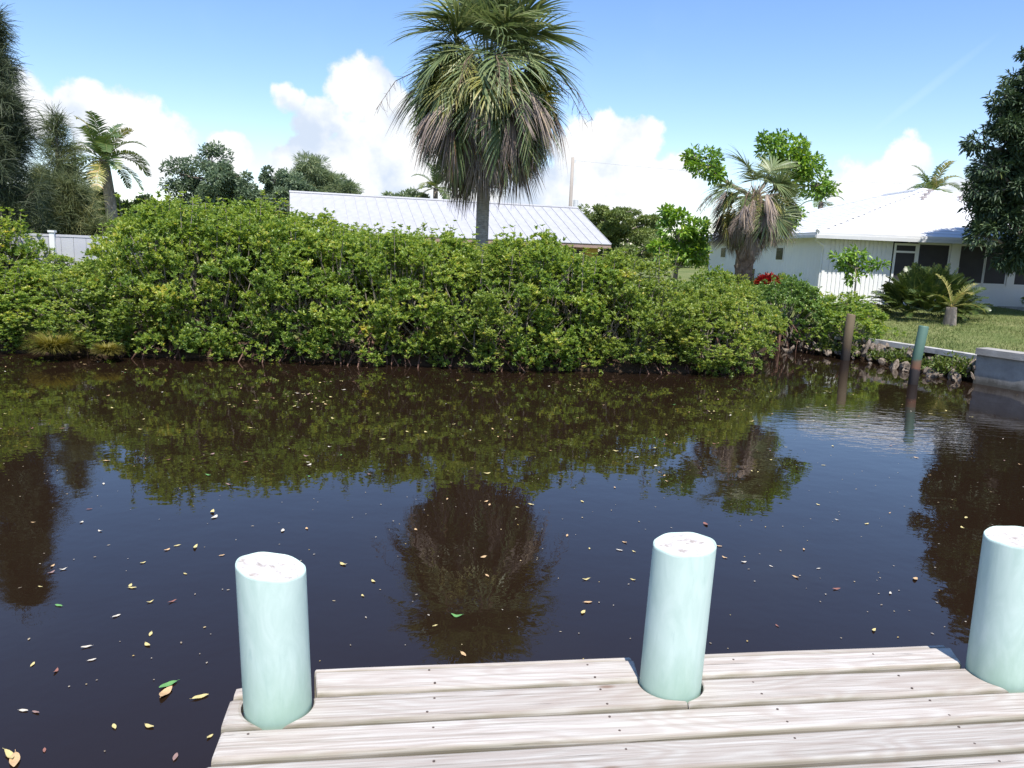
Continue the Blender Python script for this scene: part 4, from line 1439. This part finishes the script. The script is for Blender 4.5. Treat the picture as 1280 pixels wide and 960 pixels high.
for x in (1.4, 4.4, 8.0, 11.0):
    wf = MB().span((x - .7, -HW + .50, .75), (x + .7, -HW + .56, EZ - .2)).build('window', 'brown_trim', hl)
    MB().span((x - .62, -HW + .485, .83), (x + .62, -HW + .498, EZ - .27)).build('pane', 'dark_glass', wf)

# ------------------------------------------------------------------ white house on the right
X0, X1, Y0, Y1 = 10.98, 24.0, 28.0, 44.6
ZB, ZE, ZR = 1.0, 3.42, 5.62
hr = thing('white_house', 'white board house with a white hip roof and a dark screened porch', 'house', (X0, Y0, ZB))
B = np.array([X0, Y0, ZB])


def rel(x, y, z):
    return (x - X0, y - Y0, z - ZB)


def rs(m_, a, b):
    return m_.span(rel(*a), rel(*b))


wall = MB()
rs(wall, (X0, Y0, ZB - .5), (13.42, Y0 + .15, ZE - .04))                     # board wall, front
rs(wall, (X0, Y0 + .15, ZB - .5), (X0 + .15, Y1, ZE - .04))                  # long left wall
rs(wall, (X0 + .15, Y1 - .15, ZB - .5), (X1, Y1, ZE - .04))
rs(wall, (X1 - .15, Y0 + .15, ZB - .5), (X1, Y1 - .15, ZE - .04))
rs(wall, (13.42, Y0, ZB - .5), (X1, Y0 + .15, 1.80))                          # knee wall of the porch
rs(wall, (13.42, Y0, 3.22), (X1, Y0 + .15, ZE - .04))                         # beam over the screens
wall.build('wall', 'white_paint', hr)
bat = MB()
for x in np.arange(X0 + .12, 13.35, .152):
    rs(bat, (x - .05, Y0 - .034, ZB - .1), (x + .05, Y0 - .001, ZE - .06))
tag(bat.build('battens', 'white_paint', hr), kind='stuff')
bat = MB()
for y in np.arange(Y0 + .3, Y1, .3):
    rs(bat, (X0 - .006, y - .02, ZB - .1), (X0 - .001, y + .025, ZE - .06))
tag(bat.build('battens', 'white_paint', hr), kind='stuff')
for (x, y) in ((X0 - .03, Y0 - .03),):
    rs(MB(), (x, y - .03, ZB - .2), (x + .10, y + .029, ZE - .05)).build('corner_board', 'white_paint', hr)
# roof
OX0, OX1, OY0, OY1 = X0 - .55, X1 + .55, Y0 - .62, Y1 + .55
hw = (OX1 - OX0) / 2
cx = (OX0 + OX1) / 2
ya, yb = OY0 + hw, OY1 - hw
rise = ZR - ZE
rv = [rel(OX0, OY0, ZE), rel(OX1, OY0, ZE), rel(OX1, OY1, ZE), rel(OX0, OY1, ZE), rel(cx, ya, ZR), rel(cx, yb, ZR)]
rv += [(p[0], p[1], p[2] - .09) for p in rv[:4]]
MB().add(rv, [(0, 1, 4), (1, 2, 5, 4), (2, 3, 5), (3, 0, 4, 5), (0, 6, 7, 1), (1, 7, 8, 2), (2, 8, 9, 3), (3, 9, 6, 0), (6, 9, 8, 7)]).build('roof', 'roof_white', hr)
# thin course lines: rows of flat tiles laid on the two visible slopes
course = MB()
nc = 20
for k in range(1, nc):
    f = k / nc
    z = ZE + rise * f
    d = hw * f
    course.add([rel(OX0 + d, OY0 + d, z + .003), rel(OX1 - d, OY0 + d, z + .003), rel(OX1 - d, OY0 + d, z + .013), rel(OX0 + d, OY0 + d, z + .013),
                rel(OX0 + d + .05, OY0 + d + .30, z + .10), rel(OX1 - d - .05, OY0 + d + .30, z + .10)], [(0, 1, 2, 3), (3, 2, 5, 4)])
    course.add([rel(OX0 + d, OY1 - d, z + .003), rel(OX0 + d, OY0 + d, z + .003), rel(OX0 + d, OY0 + d, z + .013), rel(OX0 + d, OY1 - d, z + .013),
                rel(OX0 + d + .30, OY1 - d - .05, z + .10), rel(OX0 + d + .30, OY0 + d + .05, z + .10)], [(0, 1, 2, 3), (3, 2, 5, 4)])
tag(course.build('roof_courses', 'roof_white', hr), kind='stuff')
hips = MB()
hips.tube([rel(OX0, OY0, ZE + .03), rel(cx, ya, ZR + .03)], .07, 8)
hips.tube([rel(OX1, OY0, ZE + .03), rel(cx, ya, ZR + .03)], .07, 8)
hips.tube([rel(cx, ya, ZR + .03), rel(cx, yb, ZR + .03)], .07, 8)
hips.tube([rel(OX0, OY1, ZE + .03), rel(cx, yb, ZR + .03)], .07, 8)
hips.build('hip_caps', 'roof_white', hr)
# gutters, downspout
rs(MB(), (OX0 - .02, OY0 - .02, ZE - .21), (OX1, OY0 + .035, ZE - .092)).build('gutter', 'gutter', hr)
rs(MB(), (OX0 - .04, OY0 + .037, ZE - .19), (OX0 + .03, OY1, ZE - .092)).build('gutter', 'gutter', hr)
MB().tube([rel(OX0 + .03, OY0 + .06, ZE - .2), rel(OX0 + .10, Y0 - .30, ZE - .28), rel(X0 - .08, Y0 - .10, ZE - .46), rel(X0 - .06, Y0 + .02, ZE - .7), rel(X0 - .06, Y0 + .02, ZB + .05)], .04, 8).build('downspout', 'white_paint', hr)
rs(MB(), (X0 - .5, OY0 + .04, ZE - .13), (OX1, Y0 - .002, ZE - .11)).build('soffit', 'soffit', hr)
rs(MB(), (13.42, Y0 - .3, ZB - .05), (X1, Y0 - .003, ZB + .02)).build('porch_step', 'concrete_pale', hr)
# roof vents
for (vx, vy) in ((17.0, 33.2), (17.5, 33.9), (16.6, 32.6), (18.3, 32.9)):
    vz = ZE + rise * (vy - OY0) / hw
    v_ = MB()
    v_.tube([rel(vx, vy, vz - .05), rel(vx, vy, vz + .12)], .06, 8)
    v_.tube([rel(vx - .16, vy - .03, vz + .10), rel(vx - .05, vy - .02, vz + .14), rel(vx + .06, vy - .02, vz + .12), rel(vx + .17, vy - .03, vz + .13)], [.02, .045, .045, .02], 6)
    v_.build('roof_vent', 'vent_metal', hr)
# screened porch
sd = MB()
for a, b in (((13.46, 1.10), (13.53, 3.17)), ((14.22, 1.10), (14.30, 3.17)), ((13.53, 3.09), (14.22, 3.17)), ((13.53, 2.83), (14.22, 2.90)), ((13.53, 1.74), (14.22, 1.82)), ((13.53, 1.10), (14.22, 1.20))):
    rs(sd, (a[0], Y0 - .05, a[1] + .0), (b[0], Y0 - .005, b[1]))
sd = sd.build('screen_door', 'white_paint', hr)
rs(MB(), (13.53, Y0 - .02, 1.20), (14.22, Y0 - .008, 3.09)).build('screen', 'screen', sd)
rs(MB(), (14.235, Y0 - .085, 2.0), (14.27, Y0 - .052, 2.12)).build('handle', 'vent_metal', sd)
for (a, b) in ((14.36, 15.42), (15.84, 16.72), (16.80, 17.55), (17.9, 19.3), (19.5, 21.0)):
    fr = MB()
    rs(fr, (a - .05, Y0 - .03, 1.80), (a, Y0 + .0, 3.22)); rs(fr, (b, Y0 - .03, 1.80), (b + .05, Y0 + .0, 3.22))
    rs(fr, (a, Y0 - .03, 3.15), (b, Y0, 3.22)); rs(fr, (a, Y0 - .03, 1.80), (b, Y0, 1.87))
    f_ = fr.build('porch_screen', 'white_paint', hr)
    rs(MB(), (a, Y0 - .018, 1.87), (b, Y0 - .006, 3.15)).build('screen', 'screen', f_)
for a, b in ((15.49, 15.77), (17.62, 17.84), (19.37, 19.44)):
    rs(MB(), (a, Y0 - .05, 1.8), (b, Y0 + .1, 3.22)).build('porch_column', 'white_paint', hr)
rs(MB(), (13.42, Y0 + .18, 1.5), (21, Y0 + .2, 3.3)).build('porch_shade_sheet', 'dark_glass', hr)  # thin near-black sheet behind the screens, stands in for the shade inside
# pair of flood lamps under the eave
for dx in (-.1, .18):
    MB().tube([rel(14.0 + dx, Y0 - .10, 3.30), rel(14.0 + dx * 1.3, Y0 - .22, 3.26)], [.045, .075], 10).build('flood_lamp', 'lamp', hr)
rs(MB(), (13.97, Y0 - .06, 3.26), (14.12, Y0 - .002, 3.36)).build('lamp_bracket', 'lamp', hr)
# windows in the long shaded wall
for (wy, z0, z1, ww) in ((41.5, 2.35, 2.95, .5), (32.6, 2.35, 2.95, .45), (36.5, 1.25, 2.0, .8)):
    f_ = rs(MB(), (X0 - .035, wy - ww, z0), (X0 - .002, wy + ww, z1)).build('window', 'white_paint', hr)
    rs(MB(), (X0 - .05, wy - ww + .06, z0 + .06), (X0 - .037, wy + ww - .06, z1 - .06)).build('pane', 'dark_glass', f_)

# ------------------------------------------------------------------ seawall, curb, patio, rocks, posts
def prism_along(line, w, h0, h1, off=0.0):
    m_ = MB()
    P = [np.array(p, float) for p in line]
    vs = []
    for k, p in enumerate(P):
        d = norm(P[min(k + 1, len(P) - 1)] - P[max(k - 1, 0)])
        n = np.array([-d[1], d[0]])
        for s, z in ((0, 0), (w, 0), (w, 1), (0, 1)):
            vs.append((*(p + n * (off + s)), (h0, h1)[z]))
    fs = []
    for k in range(len(P) - 1):
        a, b = k * 4, k * 4 + 4
        for j in range(4):
            fs.append((a + j, b + j, b + (j + 1) % 4, a + (j + 1) % 4))
    fs += [(3, 2, 1, 0), tuple((len(P) - 1) * 4 + j for j in range(4))]
    return m_.add(vs, fs)


sw_line = [(9.83, 16.22), (10.33, 15.3), (12.1, 12.5), (16, 9.4), (24, 7.4), (60, 5.9)]
sw = thing('seawall', 'grey concrete seawall with a thick cap at the right border', 'seawall', (0, 0, 0))
prism_along(sw_line, .25, -1.3, .62).build('wall', 'seawall', sw)
prism_along(sw_line, .42, .622, .76, -.07).build('cap', 'seawall', sw)
cb = prism_along([(8.45, 20.35), (9.15, 19.35), (9.80, 17.9), (10.22, 16.75), (10.3, 16.45)][::-1], .22, .40, .52, -.30)
tag(cb.build('concrete_curb', 'concrete_pale'), 'pale concrete curb along the lawn above the rocks', 'curb')
pt = MB().span((17.2, 25.2, .95), (22, 27.6, 1.10)).build('patio', 'concrete_pale')
tag(pt, kind='structure')


def rock_mesh(seed):
    q = np.random.default_rng(seed)
    import bmesh
    bm = bmesh.new()
    bmesh.ops.create_icosphere(bm, subdivisions=2, radius=1)
    ks = q.normal(size=(7, 3)); ph = q.random(7) * 6
    cuts = [norm(q.normal(size=3)) for _ in range(13)]
    for v in bm.verts:
        c = np.array(v.co)
        s = 1 + sum(.05 * math.sin(ks[j] @ c * 2.4 + ph[j]) for j in range(7))
        c = c * s
        for cu in cuts:
            d = c @ cu - .55
            if d > 0: c = c - cu * d * .97
        v.co = c * np.array([1.15, .8, .55])
    me = bpy.data.meshes.new('rock')
    bm.to_mesh(me); bm.free()
    me.materials.append(M['rock'])
    return me


ROCKS = [rock_mesh(s) for s in range(6)]
for k in range(125):
    f = rng.random()
    lx = np.interp(f, [0, .35, .7, 1], [7.6, 9.0, 9.62, 9.98])
    ly = np.interp(f, [0, .35, .7, 1], [20.75, 19.45, 17.8, 16.35])
    s = rng.random()
    x, y = lx - .48 + .62 * s + rng.normal() * .04, ly - .30 + .30 * s + rng.normal() * .05
    sz = .065 + .10 * rng.random() ** 1.6
    o = ob('riprap_rock', ROCKS[k % 6])
    o.location = (x, y, max(-.02, .42 * s - .02 + .04 * rng.normal()))
    o.rotation_euler = tuple(rng.random(3) * 6.28)
    o.scale = (sz * 1.15, sz * (.8 + .5 * rng.random()), sz)
    tag(o, 'rough tan rock piled on the bank below the pale curb', 'rock', 'riprap rocks between the curb and the water')
# weeds among the rocks
for k, (x, y, s, lb) in enumerate([(8.6, 19.6, .34, 'weed sprouting from the rocks beside the wooden post'), (9.25, 18.2, .26, 'small weed on the rocks behind the green post'), (9.75, 16.9, .46, 'leafy weed on the rocks next to the grey seawall'),
                                   (9.55, 17.5, .24, 'low weed on the rocks between the green post and the seawall'), (9.45, 18.3, .38, 'tall weed at the pale curb right of the green post'), (11.35, 15.6, .36, 'leafy weed behind the seawall cap at the right border'), (9.0, 18.9, .22, 'tiny weed low on the rocks'), (8.2, 20.0, .36, 'weed on the rocks just left of the wooden post'), (9.62, 17.15, .34, 'bushy weed low on the rocks near the seawall corner'), (9.2, 18.55, .30, 'weed halfway along the rocks below the curb'), (9.95, 16.6, .40, 'tall weed against the end of the seawall')]):
    n = int(900 * s)
    dd = rand_dir(n) * np.array([1, 1, .9]); dd[:, 2] = np.abs(dd[:, 2])
    P = dd * (s * (.3 + .7 * rng.random(n)))[:, None]
    V, F, T = leaf_arrays(P, dd + rng.normal(size=(n, 3)) * .5, np.tile([0, 0, 1.0], (n, 1)) + rng.normal(size=(n, 3)) * .4, .09, .04, np.clip(.5 + rng.normal(size=n) * .22, 0, 1))
    st = MB()
    for _ in range(10):
        d = rand_dir(1)[0]; d[2] = abs(d[2]) + .4
        st.tube([(0, 0, -.05), tuple(d * s * .8)], [.008, .004], 4, False)
    t = thing('weed', lb, 'weed', (x, y, max(.12, min(.5, gz(x, y)))))
    ob('foliage', raw_mesh('foliage', V, F, T), 'weed', t)
    st.build('stems', 'bark', t)

# mooring posts
t = MB().tube([(0, 0, -1.2), (.02, .02, .5), (.045, .03, 1.13), (.05, .03, 1.16)], [.115, .112, .108, .09], 14)
o = t.build('mooring_post', 'post_wet', None, True); o.location = (8.36, 19.24, 0)
tag(o, 'bare brown wooden post standing in the canal before a green bush', 'post', 'posts standing in the canal')
t = MB().tube([(0, 0, -1.2), (.03, .0, .5), (.10, .02, 1.19), (.102, .02, 1.21)], [.098, .098, .096, .088], 14)
o = t.build('mooring_post', 'post_green', None, True); o.location = (8.29, 15.75, 0)
tag(o, 'dark post with a green painted top standing in the canal by the rocks', 'post', 'posts standing in the canal')

# red leaved plant by the scruffy palm
n = 520
dd = rand_dir(n); dd[:, 2] = np.abs(dd[:, 2])
P = dd * np.array([.34, .25, .26]) * (.3 + .7 * rng.random((n, 1))) + np.array([0, 0, .35])
V, F, T = leaf_arrays(P, dd + rng.normal(size=(n, 3)) * .3 + np.array([0, 0, .4]), np.tile([0, 0, 1.0], (n, 1)) + rng.normal(size=(n, 3)) * .3, .13, .05, np.clip(.5 + rng.normal(size=n) * .25, 0, 1))
t = thing('croton', 'bright red leaved plant at the foot of the scruffy palm', 'plant', (7.22, 22.2, 1.36))
ob('foliage', raw_mesh('foliage', V, F, T), 'red_leaf', t)
MB().tube([(0, 0, -.3), (0, 0, .4)], .03, 6).build('stem', 'bark', t)
# utility box by the shaded wall
t = thing('utility_box', 'small white utility box low by the shaded house wall', 'utility box', (8.95, 33.6, gz(8.95, 33.6)))
MB().span((-.25, -.2, 0), (.25, .2, .62)).build('cabinet', 'white_paint', t)
MB().add([(-.28, -.23, .622), (.28, -.23, .622), (.28, .23, .70), (-.28, .23, .70)], [(0, 1, 2, 3)]).build('lid', 'white_paint', t)
# shrubs at the right end of the porch
for k, (x, y, s) in enumerate([(18.0, 26.4, .5), (19.2, 26.3, .62)]):
    place_bush(SMALL[k], x, y, gz(x, y), k, (s, s, s * .7), 'mangrove', ('low light green shrub by the porch wall beyond the dark tree', 'light green shrub farther right along the porch wall')[k], None, 'garden_shrub', 'shrub', False)

# utility pole and wires
t = thing('utility_pole', 'tall grey utility pole rising behind the metal roof', 'utility pole', (3.25, 50, 1.1))
MB().tube([(0, 0, -.3), (0, 0, 7.1)], [.14, .10], 10).build('pole', 'pole_wood', t, True)
MB().tube([(.16, -.115, 6.75), (.16, -.115, 6.95)], .04, 8).build('insulator', 'lamp', t)
MB().tube([(.32, -.1, 3.7), (.32, -.1, 4.5)], .16, 10).build('transformer', 'gutter', t)


def wire(a, b, sag, label):
    a, b = np.array(a), np.array(b)
    pts = [a + (b - a) * f - np.array([0, 0, 4 * sag * f * (1 - f)]) for f in np.linspace(0, 1, 15)]
    tag(MB().tube(pts, .009, 4).build('power_line', 'wire'), label, 'power line')


wire((3.41, 49.9, 8.0), (44, 62, 9.0), .5, 'power line sagging right from the top of the utility pole')
wire((-44, 45, 5.6), (-12.5, 45.2, 4.75), .3, 'upper power line crossing in front of the dark oak')
wire((-44, 44.9, 4.2), (-12.5, 45.1, 3.65), .3, 'lower power line crossing in front of the dark oak')

# ------------------------------------------------------------------ lawn blades
n = 60000
x = 8.5 + 13 * rng.random(n); y = 16.0 + 12.0 * rng.random(n) ** 1.15
z = land_h(x, y)
ok = (z > .5) & (y > line_y(BANK, x) + .35) & (x < .62 * y + 2.5) & ~((x > X0 - .1) & (y > 27.6)) & ~((x > 17.1) & (y > 25.1))
P = np.stack([x, y, z - .01], 1)[ok]
n = len(P)
d = norm(np.stack([rng.normal(size=n) * .5, rng.normal(size=n) * .5, np.ones(n)], 1))
V, F, T = strips(P, d, norm(np.cross(d, rand_dir(n))), .05 + .05 * rng.random(n), .014, 2, .3, np.clip(.5 + .2 * np.sin(P[:, 0] * 1.3) * np.sin(P[:, 1] * .9) + rng.normal(size=n) * .2, 0, 1), [1, .7, .1])
tag(ob('grass', raw_mesh('grass', V, F, T), 'lawn_blade'), 'short dry green grass of the lawn', kind='stuff')

# ------------------------------------------------------------------ leaves adrift
LC = {'y': [(.50, .40, .14), (.60, .52, .26)], 'o': [(.50, .30, .13), (.56, .41, .24)], 'r': [(.22, .09, .07), (.30, .14, .10)], 'w': [(.52, .46, .36), (.62, .57, .47)], 'p': [(.24, .15, .13), (.31, .20, .17)], 'g': [(.10, .26, .08), (.16, .34, .10)]}
LM = {k: pm('adrift_leaf_' + k, c, 30, .5) for k, c in LC.items()}
LNAME = {'y': 'small yellow fallen leaf floating on the dark canal', 'o': 'orange fallen leaf floating on the dark canal', 'r': 'dark red fallen leaf floating on the dark canal',
         'w': 'pale straw coloured fallen leaf floating on the dark canal', 'p': 'dull brown fallen leaf floating on the dark canal', 'g': 'green leaf floating on the dark canal'}


def adrift_mesh(seed):
    q = np.random.default_rng(seed)
    asp = .34 + .16 * q.random()
    curl = q.normal() * .5
    twist = q.normal() * .4
    vs, fs = [], []
    ns = 8
    for i in range(ns + 1):
        t = i / ns
        wdt = asp * math.sin(math.pi * min(1, t * .94 + .04)) ** .75 * .5
        xx = t - .5
        zz = .05 + .22 * abs(curl) * (abs(2 * xx) ** 2) + .02 * math.sin(9 * t)
        yb = curl * .18 * (2 * xx) ** 2
        for s in (-1, 0, 1):
            vs.append((xx, yb + s * wdt, zz + .10 * wdt * abs(s) + s * twist * wdt * .35 * xx))
    for i in range(ns):
        a = i * 3
        for j in (0, 1):
            fs.append((a + j, a + j + 1, a + j + 4, a + j + 3))
    m_ = MB().add(vs, fs)
    m_.tube([(-.5, curl * .18, .06 + .2 * abs(curl)), (-.66, curl * .3, .07 + .2 * abs(curl))], .012, 3)
    return m_.mesh('floating_leaf')


ADR = [adrift_mesh(900 + k) for k in range(8)]


def drift(x, y, c, size, label=None, group='fallen leaves drifting on the canal'):
    o = ob('floating_leaf', ADR[rng.integers(0, 8)])
    if not o.data.materials:
        o.data.materials.append(LM['y'])
    o.material_slots[0].link = 'OBJECT'
    o.material_slots[0].material = LM[c]
    o.location = (x, y, .002)
    o.rotation_euler = (rng.normal() * .04, rng.normal() * .04, rng.random() * 6.28)
    o.scale = (size, size, size)
    return tag(o, label or LNAME[c], 'leaf', (group + ', ' + c if not label else None) and {'y': 'yellow', 'o': 'orange', 'r': 'red', 'w': 'pale', 'p': 'brown', 'g': 'green'}[c] + ' leaves drifting on the canal' if not label else None)


HERO = [(-3.34, 5.33, 'o'), (-3.23, 5.28, 'w'), (-3.28, 5.22, 'p'), (-3.22, 4.99, 'y'), (-2.94, 4.73, 'g'), (-2.63, 5.06, 'y'), (-2.60, 5.03, 'y'), (-2.34, 5.29, 'y'), (-2.38, 4.83, 'y'), (-2.24, 4.85, 'r'),
        (-2.50, 4.62, 'w'), (-2.18, 4.41, 'y'), (-2.14, 4.28, 'y'), (-2.48, 4.23, 'w'), (-2.37, 4.09, 'w'), (-2.67, 4.02, 'y'), (-2.50, 3.96, 'r'), (-2.38, 3.58, 'p'), (-2.45, 3.59, 'w'), (-1.93, 3.49, 'y'), (-1.76, 3.50, 'y'),
        (-1.43, 3.44, 'y'), (-2.16, 3.29, 'r'), (-1.53, 3.28, 'p'), (-.44, 4.66, 'y'), (-.13, 5.47, 'o'), (-.96, 5.29, 'y'), (-.99, 5.05, 'y'), (.62, 5.47, 'y'), (.98, 5.50, 'y'),
        (.60, 5.09, 'o'), (.55, 4.93, 'y'), (1.02, 6.26, 'o'), (.95, 6.08, 'w'), (1.07, 6.06, 'y'), (1.83, 6.26, 'o'), (1.81, 6.01, 'o'), (1.95, 5.93, 'w'), (2.28, 5.67, 'o'), (2.53, 5.86, 'w'), (1.86, 4.85, 'r'),
        (2.51, 4.84, 'y'), (2.56, 6.26, 'o'), (2.15, 5.87, 'w'), (2.91, 5.44, 'w'), (2.52, 5.48, 'r'), (4.33, 6.98, 'y'), (-.23, 4.32, 'o'), (-3.73, 6.54, 'r'), (-3.62, 6.22, 'w'), (-3.37, 6.04, 'w'), (-1.90, 6.21, 'w')]
for x, y, c in HERO:
    drift(x, y, c, .034 + .026 * rng.random())
drift(-1.83, 3.87, 'g', .10, 'dark green leaf floating against an orange leaf, left of the corner piling')
drift(-1.81, 3.79, 'o', .11, 'wide orange leaf floating against a dark green leaf, left of the corner piling')
drift(-1.61, 3.77, 'y', .085, 'bright yellow curled leaf floating nearest the corner piling')
drift(-2.25, 3.21, 'o', .115, 'large orange leaf floating at the bottom left corner of the water')
drift(-2.29, 3.24, 'y', .09, 'yellow leaf lying against the large orange leaf in the bottom left corner')
drift(-.31, 4.80, 'g', .075, 'single green leaf floating in the reflection of the tall palm')
k = 0
raft = [(xx * .7 * yy, yy, rng.random() * 3.14, .25 + .9 * rng.random()) for xx, yy in zip(rng.random(26) * 2 - 1, 5.5 + 8.5 * rng.random(26) ** .7)]
while k < 235:
    if k % 2:
        rx, ry, ra, rl = raft[rng.integers(0, 26)]
        u_ = rng.normal() * rl
        x, y = rx + math.cos(ra) * u_ + rng.normal() * .10, ry + math.sin(ra) * u_ + rng.normal() * .10
    else:
        y = 5.2 + 9.3 * rng.random() ** .62
        x = (rng.random() * 2 - 1) * .70 * y
    if not 4.6 < y < 14.8:
        continue
    if y > line_y(BANK, x) - .75 or (x > 4.5 and rng.random() < .5):
        continue
    c = rng.choice(list('yowrpg'), p=[.42, .24, .12, .08, .12, .02])
    drift(x, y, c, .036 + .042 * rng.random() ** 1.7)
    k += 1
# specks too small to count
n = 800
y = 3.0 + 12.0 * rng.random(n) ** .8
x = (rng.random(n) * 2 - 1) * .72 * y
ok = (y < line_y(BANK, x) - .6) & ~((y < 3.5) & (x > -1.0))
x, y = x[ok], y[ok]
n = len(x)
a = rng.random(n) * 6.28
V, F, T = leaf_arrays(np.stack([x, y, np.full(n, .004)], 1), np.stack([np.cos(a), np.sin(a), np.zeros(n)], 1), np.tile([0, 0, 1.0], (n, 1)), .008 + .022 * rng.random(n) ** 2, .008 + .006 * rng.random(n), rng.random(n), .1, .0)
m_ = leaf_mat('speck', [(0, (.22, .17, .11)), (.5, (.36, .32, .26)), (1, (.42, .30, .10))], .6, 0)
tag(ob('floating_debris', raw_mesh('floating_debris', V, F, T), m_), 'tiny pale specks of debris on the water', kind='stuff')
